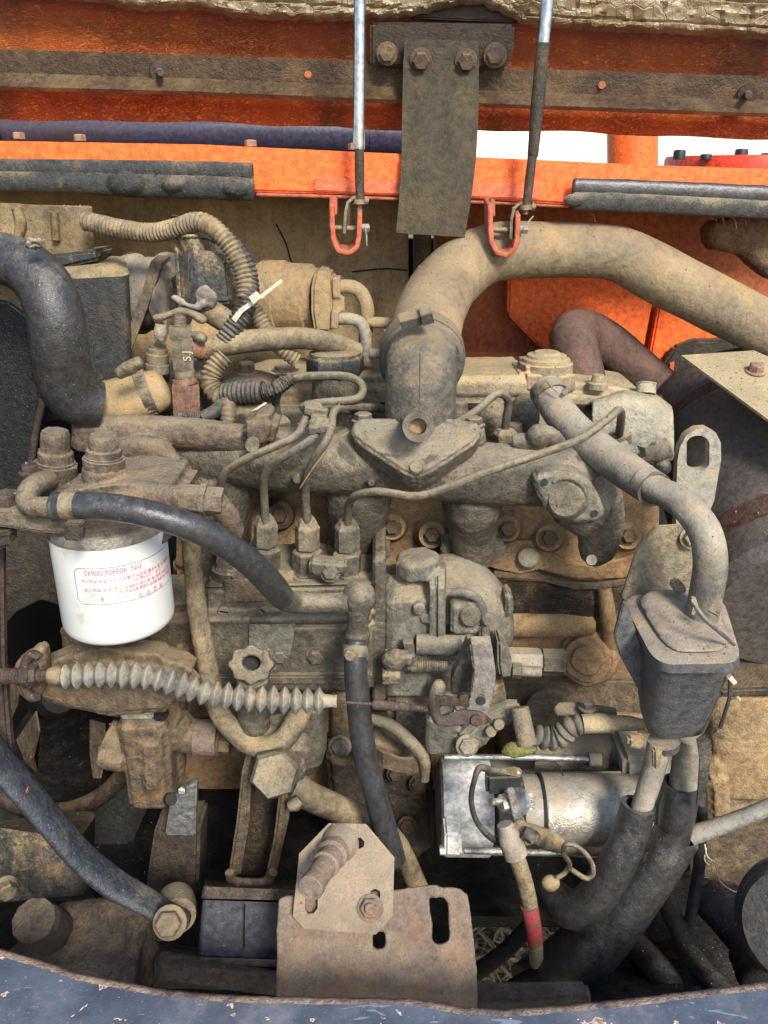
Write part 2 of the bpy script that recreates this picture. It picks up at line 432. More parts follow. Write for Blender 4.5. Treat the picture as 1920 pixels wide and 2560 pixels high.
dusty('starter_shade', lin(150, 146, 138), lin(156, 146, 126), amt=.25, up=.5, rough=.4, metal=.3, grit=.0003, lump=.0004)
dusty('chrome', lin(170, 170, 172), lin(120, 112, 100), amt=-.9, up=.0, rough=.22, metal=.95, grit=0, lump=0, flecks=0, mott=.2, gmask=.2, warm=0)
dusty('strut_dark', lin(62, 54, 44), lin(112, 98, 76), amt=.20, up=.1, rough=.5, grit=.0006, lump=.0006, metal=.2)
dusty('hood_iron', lin(62, 45, 30), lin(106, 88, 58), amt=.0, up=.5, rough=.45, grit=.0004, lump=.0014, patch=12, second=lin(96, 76, 46), secamt=.42, flecks=.1, spec=.5)
dusty('hood_plate', lin(54, 43, 34), lin(78, 66, 50), amt=.15, up=.3, rough=.5, grit=.0004, lump=.0008, patch=14)
dusty('tongue', lin(58, 50, 36), lin(90, 79, 56), amt=.25, up=.3, rough=.6, grit=.0006, lump=.0022, patch=14, flecks=.12, mott=1.0)
dusty('purple', lin(58, 54, 70), lin(96, 92, 106), amt=-.05, up=.5, rough=.35, grit=.0001, lump=.0002, patch=3, second=lin(66, 44, 44), secamt=.36, flecks=0, spec=.5, gmask=.3, warm=0)
dusty('orange_bright', lin(238, 100, 38), lin(196, 106, 62), amt=-.4, up=.25, rough=.42, grit=.0002, lump=.0005, patch=9, flecks=.04, spec=.4, mott=.1, gmask=.05, warm=0, streak=.25, chip=lin(120, 66, 44), chipamt=-.085)
dusty('orange_flange', lin(214, 100, 62), lin(188, 116, 80), amt=-.05, up=.2, rough=.5, grit=.0002, lump=.0005, patch=12, chip=lin(120, 84, 60), chipamt=-.07, mott=.3)
dusty('orange_wall', lin(240, 104, 40), lin(152, 106, 70), amt=.05, up=.0, rough=.55, grit=.0002, lump=.0006, patch=6, flecks=.05, streak=.3, mott=.2, gmask=.3, warm=0)
dusty('orange_dirty', lin(176, 92, 52), lin(140, 110, 82), amt=.30, up=.0, rough=.6, grit=.0003, lump=.0008, patch=8, flecks=.05, streak=.4)
dusty('red_bracket', lin(172, 86, 60), lin(150, 112, 84), amt=.28, up=.3, rough=.55, grit=.0003, lump=.0006, patch=40, chip=lin(96, 66, 52), chipamt=-.03, mott=.9)
dusty('red_flange', lin(214, 62, 36), lin(150, 90, 60), amt=-.2, up=.2, rough=.45, grit=.0002, lump=.0004, patch=14, chip=lin(80, 40, 30), chipamt=-.04)
dusty('black_bolt', lin(36, 34, 36), lin(90, 84, 76), amt=-.1, up=.3, rough=.45, grit=.0002, lump=.0004)
dusty('copper', lin(124, 94, 76), lin(150, 130, 102), amt=.22, up=.4, rough=.55, metal=.3, grit=.0006, lump=.001, second=lin(164, 106, 80), secamt=.35)
dusty('brass_dust', lin(112, 104, 88), lin(136, 124, 100), amt=.40, up=.4, rough=.5, metal=.35, grit=.0005, lump=.0006)
dusty('cap_black', lin(40, 46, 46), lin(136, 122, 94), amt=.0, up=.85, rough=.45, grit=.0004, lump=.0008, patch=30)
dusty('shield', lin(52, 56, 58), lin(184, 160, 118), amt=.3, up=.35, rough=.5, grit=.0004, lump=.0012, patch=17, chip=lin(170, 128, 80), chipamt=.02)
dusty('box_tan', lin(96, 80, 52), lin(160, 140, 102), amt=.48, up=.4, rough=.6, grit=.0004, lump=.001, patch=9, second=lin(70, 68, 58), secamt=.4, streak=.4)
dusty('shroud', lin(48, 49, 48), lin(164, 144, 106), amt=.05, up=.75, rough=.5, grit=.0004, lump=.001, patch=11, second=lin(120, 88, 50), secamt=.27, streak=.35)
dusty('belt', lin(70, 60, 50), lin(130, 112, 86), amt=.30, up=.2, rough=.7, grit=.0003, lump=.0005)
dusty('wire', lin(52, 50, 48), lin(124, 114, 98), amt=.22, up=.4, rough=.5, grit=.0003, lump=.0004)
dusty('red_tape', lin(176, 48, 56), lin(96, 78, 70), amt=.5, up=.3, rough=.55, grit=.0003, lump=.0006, patch=95, mott=1.4)
dusty('moss', lin(112, 118, 52), lin(150, 138, 88), amt=.2, up=.3, rough=.9, grit=.001, lump=.003)
dusty('pale_plate', lin(140, 136, 124), lin(168, 152, 124), amt=.35, up=.4, rough=.6, grit=.0004, lump=.0006, patch=20)
dusty('hyd_tan', lin(130, 106, 76), lin(178, 150, 108), amt=.38, up=.6, rough=.7, grit=.0008, lump=.002, patch=10, second=lin(84, 72, 58), secamt=.42)
dusty('zip_white', lin(196, 184, 162), lin(170, 150, 116), amt=.05, up=.3, rough=.5, grit=.0002, lump=.0003)
dusty('spring_grey', lin(84, 82, 78), lin(134, 124, 104), amt=.35, up=.5, rough=.6, grit=.0005, lump=.0008)
dusty('lever', lin(112, 104, 98), lin(160, 148, 130), amt=.12, up=.55, rough=.5, metal=.2, grit=.0006, lump=.0006, patch=24)
dusty('straw', lin(140, 118, 84), lin(112, 90, 64), amt=.3, up=.0, rough=.9, grit=.0002, lump=.0004)
dusty('insulation', lin(110, 88, 66), lin(140, 116, 88), amt=.4, up=.3, rough=.9, grit=.001, lump=.004, patch=14)
dusty('galv', lin(176, 178, 176), lin(150, 142, 126), amt=.0, up=.3, rough=.32, metal=.75, grit=.0003, lump=.0012, patch=30)

dusty('block_stain', lin(30, 26, 23), lin(168, 132, 88), amt=.2, up=.25, grit=.0005, lump=.0015, patch=20, mott=.4, flecks=.1)
dusty('rim_rust', lin(92, 72, 60), lin(176, 150, 126), amt=.28, up=.3, rough=.8, grit=.0008, lump=.002, patch=40, second=lin(60, 70, 92), secamt=.46)
dusty('crumbs', lin(96, 86, 70), lin(150, 134, 106), amt=.4, up=.3, grit=0, lump=0, patch=60, flecks=.3)
# special materials
def m_plain(name, col, rough=.6, metal=0.0):
    b = NB(name); b.bs.inputs['Base Color'].default_value = col; b.bs.inputs['Roughness'].default_value = rough; b.bs.inputs['Metallic'].default_value = metal
m_plain('ink_red', lin(196, 108, 120), .6); m_plain('ink_grey', lin(120, 124, 126), .6); m_plain('ink_black', lin(60, 62, 66), .6)
m_plain('sticker', lin(214, 206, 188), .55); m_plain('engrave', lin(176, 164, 140), .7)
def m_white():
    b = NB('filter_white')
    n1 = b.noise(30, 6, .65); n2 = b.noise(260, 4, .6)
    scr = b.ss(b.noise(120, 3, .5, stretch=(3.0, 3.0, .5), dist=1.2), .66, .70)
    sm = b.ss(n1, .54, .74)
    c = b.mix(b.math('MULTIPLY', sm, .9), lin(198, 200, 196), lin(160, 150, 126))
    c = b.mix(b.math('MULTIPLY', scr, b.ss(n1, .5, .6)), c, lin(120, 116, 104))
    c = b.mix(b.math('MULTIPLY', b.ss(n2, .66, .72), .5), c, lin(150, 142, 124))
    b.link(c, b.bs.inputs['Base Color']); b.bs.inputs['Roughness'].default_value = .38
    b.link(b.bump(n2, .0002, .5), b.bs.inputs['Normal'])
m_white()
def m_wrinkle():
    """old orange hood paint, crazed and stained by heat"""
    b = NB('orange_wrinkle')
    v = b.noise(26, 3, .5)
    mp = b.new('ShaderNodeMapping'); mp.inputs['Scale'].default_value = (1.0, 1.0, 2.4); b.link(b.pos, mp.inputs[0])
    wr = b.noise(62, 5, .62, vec=mp.outputs[0], dist=2.6); w2 = b.noise(210, 3, .6, vec=mp.outputs[0], dist=1.5)
    ridge = b.math('ABSOLUTE', b.math('SUBTRACT', wr, .5)); r2 = b.math('ABSOLUTE', b.math('SUBTRACT', w2, .5))
    crack = b.math('SUBTRACT', 1.0, b.ss(ridge, .004, .04))
    where = b.ss(b.noise(9, 4, .6), .40, .60)
    stain = b.ss(b.noise(5.5, 5, .6, stretch=(1.4, 1, .6)), .52, .70)
    c = b.mix(b.ss(v, .3, .7), lin(216, 104, 36), lin(234, 124, 48))
    c = b.mix(b.math('MULTIPLY', stain, .85), c, lin(112, 76, 38))
    c = b.mix(b.math('MULTIPLY', crack, b.math('MULTIPLY_ADD', where, .8, .15)), c, lin(84, 44, 22))
    c = b.mix(b.math('MULTIPLY', b.ss(b.noise(300, 4, .6), .56, .7), .4), c, lin(150, 112, 62))
    b.link(c, b.bs.inputs['Base Color']); b.bs.inputs['Roughness'].default_value = .48
    h = b.math('ADD', b.math('MULTIPLY', b.ss(ridge, .0, .10), .009), b.math('MULTIPLY', b.ss(r2, .0, .12), .0012))
    b.link(b.bump(h, 1.0, .9), b.bs.inputs['Normal'])
m_wrinkle()
def m_foil():
    b = NB('foil')
    n = b.noise(18, 5, .6); f = b.noise(420, 3, .6)
    c = b.mix(b.ss(n, .35, .65), lin(158, 146, 120), lin(122, 106, 78))
    c = b.mix(b.math('MULTIPLY', b.ss(f, .56, .66), .5), c, lin(92, 78, 56))
    b.link(c, b.bs.inputs['Base Color']); b.bs.inputs['Metallic'].default_value = .35
    b.bs.inputs['Roughness'].default_value = .5
    br = b.new('ShaderNodeTexBrick'); b.link(b.pos, br.inputs['Vector'])
    v1 = b.voro(55, 'DISTANCE_TO_EDGE'); v2 = b.noise(60, 4, .6, dist=1.5)
    h = b.math('ADD', b.math('MULTIPLY', b.ss(v1, .0, .05), .001), b.math('MULTIPLY', v2, .004))
    b.link(b.bump(h, 1.0, .8), b.bs.inputs['Normal'])
m_foil()
def m_blue():
    """blue-black counterweight paint, chipped to pale primer and rust, scuffed"""
    b = NB('blue_paint')
    n = b.noise(24, 7, .62); f = b.noise(520, 3, .6)
    cell = b.noise(26, 4, .55, dist=.6); c2 = b.noise(75, 3, .5, dist=.4)
    ch = b.math('MAXIMUM', cell, b.math('SUBTRACT', c2, .035))
    chip = b.ss(ch, .655, .665); rim = b.ss(ch, .635, .652)
    scuff = b.ss(b.noise(11, 8, .72), .47, .66)
    scr = b.ss(b.noise(60, 2, .5, stretch=(.5, 2.5, 1), dist=1.0), .68, .70)
    c = b.mix(b.ss(n, .3, .7), lin(66, 73, 86), lin(90, 97, 109))
    c = b.mix(b.math('MULTIPLY', scuff, .7), c, lin(118, 118, 120))
    c = b.mix(b.math('MULTIPLY', scr, .6), c, lin(136, 146, 160))
    c = b.mix(b.math('MULTIPLY', b.ss(f, .64, .72), .55), c, lin(176, 176, 174))
    c = b.mix(rim, c, lin(210, 184, 162))
    inner = b.mix(b.ss(b.noise(180, 4, .6), .4, .6), lin(140, 108, 94), lin(200, 178, 150))
    c = b.mix(chip, c, inner)
    b.link(c, b.bs.inputs['Base Color'])
    b.link(b.mixf(b.math('MAXIMUM', rim, scuff), .32, .72), b.bs.inputs['Roughness'])
    h = b.math('ADD', b.math('MULTIPLY', rim, -.001), b.math('ADD', b.math('MULTIPLY', n, .0015), b.math('MULTIPLY', f, .0003)))
    b.link(b.bump(h, 1.0, .9), b.bs.inputs['Normal'])
m_blue()
def m_ground():
    b = NB('ground_soil')
    n = b.noise(9, 8, .7); f = b.noise(60, 6, .7)
    c = b.mix(b.ss(n, .35, .65), lin(110, 90, 66), lin(150, 128, 98))
    c = b.mix(b.ss(f, .45, .65), c, lin(84, 66, 48))
    b.link(c, b.bs.inputs['Base Color']); b.bs.inputs['Roughness'].default_value = .95
    b.link(b.bump(f, .02, .8), b.bs.inputs['Normal'])
m_ground()
# ------------------------------------------------------------------ the setting
Zg = 0.0
g = G(); g.add([(-60, -40, 0), (60, -40, 0), (60, 200, 0), (-60, 200, 0)], [(0, 1, 2, 3)])
obj('ground', g, 'ground_soil', kind='structure')
g = G(); rnd = random.Random(3)
for i in range(9000):
    x = rnd.uniform(-.1, .7); y = rnd.uniform(.8, 1.9); a = rnd.uniform(0, 6.28); L = rnd.uniform(.02, .08); wd = rnd.uniform(.0008, .004)
    d = Vector((math.cos(a), math.sin(a), rnd.uniform(-.2, .3))); q = Vector((-d.y, d.x, rnd.uniform(-.4, .4))) * wd
    c = Vector((x, y, rnd.uniform(.005, .03)))
    g.add([c - d * L * .5, c + q, c + d * L * .5, c - q + Vector((0, 0, .004))], [(0, 1, 2, 3)])
obj('straw_litter', g, 'straw', label='dry straw and leaves littering the ground under the machine', cat='straw', kind='stuff')

# unseen bay walls and floor, added near-black to limit light in the gaps
def slab(name, a, b, mat, kind='structure', **k):
    g = G(); x0, y0, z0 = a; x1, y1, z1 = b
    vs = [(x, y, z) for x in (x0, x1) for y in (y0, y1) for z in (z0, z1)]
    g.add(vs, [(0, 1, 3, 2), (4, 6, 7, 5), (0, 4, 5, 1), (2, 3, 7, 6), (0, 2, 6, 4), (1, 5, 7, 3)])
    return obj(name, g, mat, kind=kind, **k)
slab('wall_left', (-.70, .30, .62), (-.66, 1.5, 1.58), 'near_black')
slab('wall_right', (.72, .30, .55), (.76, 1.5, .95), 'near_black')
slab('bay_floor', (-.66, .30, .66), (.10, 1.6, .68), 'near_black')
slab('bay_floor_strip', (.34, .30, .67), (.72, .92, .69), 'near_black')
slab('bay_floor_strip', (.10, .83, .66), (.34, 1.6, .68), 'near_black')  # dark slab added to keep the gap above the straw black
slab('wall_back_lower', (-.66, 1.50, .66), (.72, 1.53, 1.50), 'near_black')

# firewall behind the engine
t = thing('firewall', 'dusty tan sheet firewall behind the air compressor, orange further along', 'firewall')
obj('insulated_panel', G().prism([(-140, 440), (1022, 440), (1020, 1010), (-140, 1010)], Y=1.22, d=.02, bev=.003), 'firewall', t, label='tan dust covered panel with cracks')
for pts in ([(690, 560), (715, 610), (725, 645), (735, 662)], [(880, 680), (960, 672), (1018, 676)], [(730, 662), (740, 690)]):
    obj('crack', G().tube([(u, v, 1.218) for u, v in pts], r=2.0, n=5), 'near_black', t)
obj('post', G().prism([(1036, 440), (1080, 440), (1074, 1000), (1032, 1000)], Y=1.20, d=.04, bev=.004), 'cast_brown', t)
obj('orange_back', G().prism([(1086, 440), (2080, 440), (2080, 1100), (1086, 1100)], Y=1.26, d=.02), 'orange_dirty', t)
obj('orange_panel', G().prism([(1272, 640), (1632, 640), (1632, 760), (1600, 925), (1400, 905), (1330, 850), (1268, 785)], Y=1.215, d=.03, bev=.004), 'orange_wall', t, label='bright orange streaked panel')
obj('orange_panel', G().prism([(1648, 760), (1900, 830), (1780, 850), (1700, 870), (1660, 960), (1612, 960)], Y=1.225, d=.02, bev=.003), 'orange_wall', t)
obj('recess', G().prism([(1650, 980), (1652, 920), (1690, 868), (1740, 850), (1980, 850), (1980, 1100), (1650, 1100)], Y=1.20, d=.02, bev=.004), 'cast_dark', t)
obj('stripe', G().prism([(1676, 908), (1686, 904), (1682, 950), (1670, 952)], Y=1.196, d=.002), 'orange_wall', t)
slab('bay_shade_roof', (-.70, 1.085, CAM.z - .012), (.76, 1.55, CAM.z - .006), 'near_black')  # unseen roof, added to darken the top of the firewall
obj('insulation_slab', G().prism([(1776, 560), (1850, 545), (1980, 540), (1980, 720), (1920, 690), (1860, 640), (1780, 622)], Y=1.12, d=.05, bev=.006), 'insulation', label='torn tan foam slab hanging under the black rubber seal', cat='insulation', mods=CAST(.004, 2, .006, .03))
dr = G()
for u, v, L in ((1487, 540, 20), (1810, 548, 18), (1840, 552, 26), (1866, 556, 14), (1790, 546, 10)):
    dr.tube([(u - 20, v - 12, 1.055, 5), (u - 4, v - 2, 1.055, 8), (u, v + L * .5, 1.05, 4), (u + 3, v + L, 1.05, 1)], n=7, wob=.6, wfreq=200, flat=(1, .3))
obj('hanging_dirt', dr, 'insulation', label='ragged scraps hanging below the black rubber seal', cat='dirt', kind='stuff')

# ------------------------------------------------------------------ machine beyond the bay
t = thing('boom_cylinder', 'dark purple painted pipe running behind the orange frame bar', 'pipe')
obj('barrel', G().tube([(-200, 318, 1.9, 50), (500, 330, 1.9, 50), (1010, 340, 1.9, 50)], n=40, step=60), 'purple', t)
obj('collar', G().tube([(925, 338, 1.9, 53), (945, 338, 1.9, 53)], n=40), 'purple', t)
obj('collar', G().tube([(-40, 318, 1.9, 56), (20, 320, 1.9, 56)], n=40), 'near_black', t)
obj('orange_post', G().lathe(V(1581, 520, 2.3), V(1581, 200, 2.3), [(0, 60), (.1, 60), (.5, 60), (1, 60)], n=40), 'orange_bright', label='plain round orange post standing beyond the frame bar', cat='post')
t = thing('bolted_flange', 'red round flange with four black bolt heads beyond the bar', 'flange')
c = V(1870, 408, 1.75)
obj('disc', G().lathe(c - UP * .018, c + UP * .012, [(0, 200), (.8, 200), (1, 196)], n=48), 'red_flange', t)
for u, v, hh, rr in ((1697, 394, 22, 15), (1764, 394, 12, 14), (1851, 396, 26, 16), (1914, 402, 22, 15)):
    bolt((u, v + 4, 1.64 if u < 1900 else 1.66), UP, rr, hh, 'black_bolt', t, kind='round')

# ------------------------------------------------------------------ raised hood
t = thing('hood', 'raised engine hood with crazed orange paint and brown steel rail', 'hood')
hp = V(960, 200, 1.16); hn = (0, -.97, -.24)
obj('skin', G().prism([(-200, -260), (2120, -260), (2120, 205), (1290, 178), (885, 160), (480, 145), (-200, 124)], p=hp, n=hn, d=.012), 'orange_wrinkle', t)
rail = t
hr = V(960, 200, 1.135)
obj('rail', G().prism([(-200, 116), (0, 124), (480, 138), (885, 152), (1290, 172), (1920, 192), (2120, 198), (2120, 268), (1290, 240), (885, 226), (480, 208), (0, 192), (-200, 186)], p=hr, n=hn, d=.006, bev=.0015), 'hood_iron', t)
lipL = [(-200, 184, 1.133), (480, 206, 1.133), (960, 226, 1.133), (1290, 239, 1.133), (2120, 266, 1.133)]
lipR = [(-200, 220, 1.112), (480, 238, 1.112), (960, 258, 1.112), (1290, 271, 1.112), (2120, 300, 1.112)]
obj('rail_lip', G().strip(lipL, lipR, .005), 'hood_iron', t)
low = [(-200, 214), (2120, 270), (2120, 354)]
for u in range(1960, -160, -40):
    low.append((u, 296 + (u / 1920) * 50 + 2.5 * math.sin(u * .021) + 3 * math.sin(u * .0073 + 1) + 2 * noise.noise(Vector((u * .06, 0, 3)))))
low.append((-200, 290))
obj('lower_skin', G().prism(low, p=V(960, 290, 1.155), n=(0, -.99, -.1), d=.01), 'orange_wrinkle', t)
for u, v in ((398, 180), (1868, 236)):
    sd = obj('stud', G().tube([(u, v, 1.132, 9), (u + 2, v + 1, 1.118, 9), (u + 4, v + 2, 1.10, 8)], n=12, step=2, rf=lambda x, q, L: 1 + .1 * math.sin(q * 60)), 'bolt_brown', t)
    obj('stud_pad', G().lathe(V(u, v, 1.134), V(u, v, 1.128), [(0, 24), (1, 22)], n=20), 'hood_plate', sd)
for u, v in ((38, 161), (770, 186), (1505, 212)):
    obj('hole', G().lathe(V(u, v, 1.1345), V(u, v, 1.1325), [(0, 9), (1, 9)], n=16), 'orange_dirty', t)
# foil blanket
edge = [(-200, -30), (248, 0), (300, 16), (382, 22), (417, 17), (498, 20), (579, 38), (636, 43), (799, 47), (885, 46), (960, 43), (1047, 32), (1151, 6), (1209, 7), (1284, 38), (1313, 55), (1359, 61), (1434, 69), (1539, 75), (1643, 78), (1712, 81), (1816, 87), (1920, 93), (2120, 104)]
eu = [e[0] for e in edge]; ev = [e[1] for e in edge]
grid = []
for i in range(46):
    row = []
    for j in range(240):
        u = -180 + j * 2280 / 239; v1 = float(np.interp(u, eu, ev)); v0 = v1 - 230
        v = v1 + (v0 - v1) * (i / 45)
        p = V(u, v, 1.10 - .0006 * i)
        k = noise.fractal(Vector((u * .012, v * .012, 0)), 1.0, 2.0, 4)
        cr = abs(noise.noise(Vector((u * .018 + 3, v * .03, 4)))) ; sq = min(abs((u + v * .2) % 74 - 37), abs((v * 1.0 - u * .05) % 60 - 30))
        p = p + Vector((0, -.003 * k + .005 * math.sqrt(cr) + .003 * (sq < 3), 0))
        if i < 3: p = p + Vector((0, .014 * (1 - i / 3) ** 2, .003 * noise.noise(Vector((u * .05, 0, 9)))))
        row.append(p)
    grid.append(row)
obj('foil_blanket', G().sheet(grid), 'foil', t, label='crumpled silver heat foil', ang=24)
obj('wood_strip', G().prism([(1030, -10), (1300, -10), (1300, 56), (1030, 46)], Y=1.125, d=.01, bev=.002), 'hood_plate', t)
# striker plate and leaf tongue
t = thing('hood_latch_tongue', 'brown steel latch tongue hanging from the bolted plate on the hood', 'latch')
obj('back_plate', G().prism([(925, 56), (1287, 62), (1285, 120), (1266, 174), (1180, 172), (926, 165)], p=V(1100, 100, 1.112), n=hn, d=.012, bev=.003), 'hood_plate', t)
TL = [(1013, 97, 1.098), (1008, 160, 1.096), (1007, 225, 1.088), (1005, 300, 1.07), (1004, 400, 1.045), (998, 500, 1.03), (990, 582, 1.02)]
TR = [(1197, 102, 1.098), (1197, 160, 1.096), (1197, 225, 1.088), (1196, 300, 1.07), (1190, 400, 1.045), (1178, 500, 1.03), (1162, 593, 1.02)]
gr = []
for i in range(44):
    q = i / 43 * 6; a = min(int(q), 5); f_ = q - a
    l = W(TL[a]).lerp(W(TL[a + 1]), f_); r_ = W(TR[a]).lerp(W(TR[a + 1]), f_)
    row = []
    for j in range(16):
        s_ = j / 15; p = l.lerp(r_, s_)
        bul = .004 * (math.exp(-((s_ - .28) / .13) ** 2) + math.exp(-((s_ - .72) / .13) ** 2)) * min(max((i - 10) / 8, 0), 1)
        p = p + Vector((0, -bul + .0012 * noise.noise(p * 90), 0)); row.append(p)
    gr.append(row)
gg = G(); top = [p for r_ in gr for p in r_]; m_, n_ = 44, 16
bot = [p + Vector((0, .009, -.001)) for p in top]
fs = []
for i in range(m_ - 1):
    for j in range(n_ - 1):
        a = i * n_ + j; fs.append((a, a + 1, a + n_ + 1, a + n_)); b = a + m_ * n_; fs.append((b, b + n_, b + n_ + 1, b + 1))
ring = [j for j in range(n_)] + [i * n_ + n_ - 1 for i in range(1, m_)] + [(m_ - 1) * n_ + j for j in range(n_ - 2, -1, -1)] + [i * n_ for i in range(m_ - 2, 0, -1)]
for a, b in zip(ring, ring[1:] + ring[:1]): fs.append((a, b, b + m_ * n_, a + m_ * n_))
gg.add(top + bot, fs); obj('tongue', gg, 'tongue', t)
for u, v, Y, r_ in ((968, 134, 1.110, 24), (1238, 138, 1.110, 26), (1052, 150, 1.094, 25), (1165, 152, 1.094, 25)):
    bolt((u, v, Y), (0, -1, -.25 if u in (1052, 1165) else -.1), r_ * .85, 26 if Y < 1.1 else 12, 'bolt_brown', t)

# ------------------------------------------------------------------ frame bar across the bay, with its seals
t = thing('frame_bar', 'bright orange painted steel bar across the back of the engine bay', 'frame bar')
obj('beam', G().prism([(-200, 347), (0, 352), (500, 361), (900, 380), (1200, 393), (1400, 402), (1600, 412), (1920, 422), (2120, 428), (2120, 540), (1430, 512), (1200, 498), (900, 487), (640, 480), (0, 470), (-200, 466)], Y=1.06, d=.10, bev=.003), 'orange_bright', t)
obj('flange', G().prism([(786, 441), (1100, 452), (1352, 461), (1350, 500), (1200, 494), (900, 484), (785, 477)], Y=1.055, d=.006, bev=.0015), 'orange_flange', t)
obj('lower_lip', G().prism([(640, 482), (780, 486), (900, 490), (1200, 502), (1425, 514), (1425, 520), (1200, 509), (900, 497), (640, 490)], Y=1.05, d=.03, bev=.001), 'red_bracket', t)
for u in (48, 200, 627, 885):
    bolt((u, 345 + u * .032, 1.10), UP, 15, 14, 'bolt_rust', t, kind='hex')
def seal_run(name, label, pu, pl, mu, ml, lumps=()):
    t = thing(name, label, 'seal')
    obj('upper_ridge', G().tube([(u, v, 1.045, r) for u, v, r in pu], n=14, step=8, flat=(.5, 1)), mu, t, mods=CAST(.0026, 2, .0012, .02))
    g = G().tube([(u, v, 1.040, r) for u, v, r in pl], n=14, step=8, flat=(.6, 1))
    for q in lumps: g.sphere((q[0], q[1], 1.032), q[2], (1.3, .5, .8))
    obj('lower_ridge', g, ml, t, mods=CAST(.0026, 2, .0016, .02))
seal_run('rubber_seal', 'black rubber seal strip with dirt lumps along the orange bar by the hose', [(-100, 420, 24), (300, 424, 24), (500, 427, 24), (634, 431, 24)], [(-100, 452, 24), (160, 456, 25), (330, 464, 28), (500, 468, 28), (560, 471, 29), (636, 475, 28)], 'seal', 'seal', [(315, 458, 36), (430, 462, 22), (590, 470, 26)])
seal_run('rubber_seal', 'black and grey rubber seal strip above the big tan air pipe', [(1430, 468, 23), (1600, 474, 24), (1920, 489, 25), (2050, 494, 25)], [(1430, 502, 22), (1600, 508, 23), (1920, 525, 23), (2050, 531, 23)], 'rubber_clean', 'seal_grey', [(1434, 500, 20)])

# ------------------------------------------------------------------ gas struts and their orange clevises
def strut(label, rod, cover, thin, u0, v0, sgn):
    t = thing('gas_strut', label, 'gas strut', 'gas struts holding the hood')
    obj('rod', G().tube(rod, n=20), 'chrome', t); obj('cover', G().tube(cover, n=20, step=5), 'strut_dark', t)
    obj('end_rod', G().tube(thin, n=16, step=6, wob=.06), 'strut_dark', t)
    e = thin[-1]
    obj('eye', G().tube([(e[0] - 4, e[1] - 2, e[2], 20), (e[0] - 4, e[1] + 10, e[2], 20)], n=18).tube([(e[0] - 3, e[1] + 10, e[2], 9), (e[0] - 3, e[1] + 22, e[2], 8)], n=12).tube([(e[0] + 12, e[1] + 2, e[2], 12), (e[0] + 22, e[1] + 4, e[2], 8)], n=12), 'clamp', t)
    obj('hanger', G().strip([(e[0] - 16, e[1] - 2, 1.0), (e[0] - 28, e[1] + 8, 1.0), (e[0] - 33, e[1] + 30, 1.0), (e[0] - 36, e[1] + 84, 1.0)], [(e[0] - 8, e[1] - 6, 1.02), (e[0] - 20, e[1] + 2, 1.02), (e[0] - 24, e[1] + 26, 1.02), (e[0] - 27, e[1] + 76, 1.02)], .003), 'clamp', t)
    c = thing('strut_clevis', label.replace('gas strut', 'U-shaped clevis under the gas strut') if False else ('orange U-shaped clevis holding the ' + ('upright gas strut' if sgn < 0 else 'slanted gas strut')), 'bracket', 'clevises of the hood struts')
    # the U: band swept along a U-shaped path, its width running into depth
    path = [(u0, v0), (u0 + 1, v0 + 60), (u0 + 4, v0 + 92), (u0 + 16, v0 + 116), (u0 + 34, v0 + 120), (u0 + 50, v0 + 108), (u0 + 55, v0 + 84), (u0 + 57, v0 + 24)]
    fine = []
    for i in range(len(path) - 1):
        for k in range(4):
            a = k / 4; fine.append((path[i][0] * (1 - a) + path[i + 1][0] * a, path[i][1] * (1 - a) + path[i + 1][1] * a))
    fine.append(path[-1])
    obj('u_band', G().strip([(u, v, .995) for u, v in fine], [(u - 18 * (sgn > 0) * .6, v - 20, 1.04) for u, v in fine], .0058), 'red_bracket', c, mods=[('R', .0014), ('S', 2)])
    obj('arm', G().prism([(u0 - 6, v0 - 14), (u0 + 6, v0 - 14), (u0 + 6, v0 + 30), (u0 - 6, v0 + 30)], Y=1.01, d=.03, bev=.001), 'red_bracket', c)
    pv = v0 + 62
    obj('pin', G().tube([(u0 - 13, pv, 1.01, 11), (u0 - 2, pv, 1.01, 11)], n=16).tube([(u0 - 2, pv, 1.01, 7), (u0 + 84, pv + 3, 1.01, 7)], n=12), 'clamp', c)
    obj('washer', G().tube([(u0 + 60, pv, 1.01, 20), (u0 + 68, pv, 1.01, 20)], n=20), 'clamp', c)
    bolt((u0 + 69, pv, 1.01), (1, 0, 0), 11, 18, 'steel_dusty', c, kind='hex', name='nut')
    obj('split_pin', G().tube([(u0 + 76, pv - 4, 1.0, 2.4), (u0 + 80, pv + 20, 1.0, 2.2), (u0 + 81, pv + 44, 1.0, 2)] if sgn < 0 else [(u0 + 76, pv - 2, 1.0, 2.6), (u0 + 90, pv - 20, 1.0, 2.4), (u0 + 102, pv - 34, 1.0, 2.2)], n=6), 'steel_dusty', c)
strut('upright chrome gas strut beside the brown latch tongue', [(900, -120, 1.02, 15), (899, 100, 1.02, 15), (897, 355, 1.02, 15), (897, 366, 1.02, 13)], [(897, 365, 1.02, 13), (898, 374, 1.02, 11)], [(898, 373, 1.02, 12), (899, 430, 1.02, 12), (900, 500, 1.02, 11)], 836, 508, -1)
strut('slanted gas strut, chrome at the top and brown below', [(1380, -120, 1.02, 17), (1358, 110, 1.02, 16)], [(1358, 108, 1.02, 17), (1345, 250, 1.02, 17), (1333, 378, 1.02, 14), (1331, 392, 1.02, 11)], [(1331, 390, 1.02, 12), (1325, 440, 1.02, 12), (1316, 514, 1.02, 11)], 1232, 512, 1)
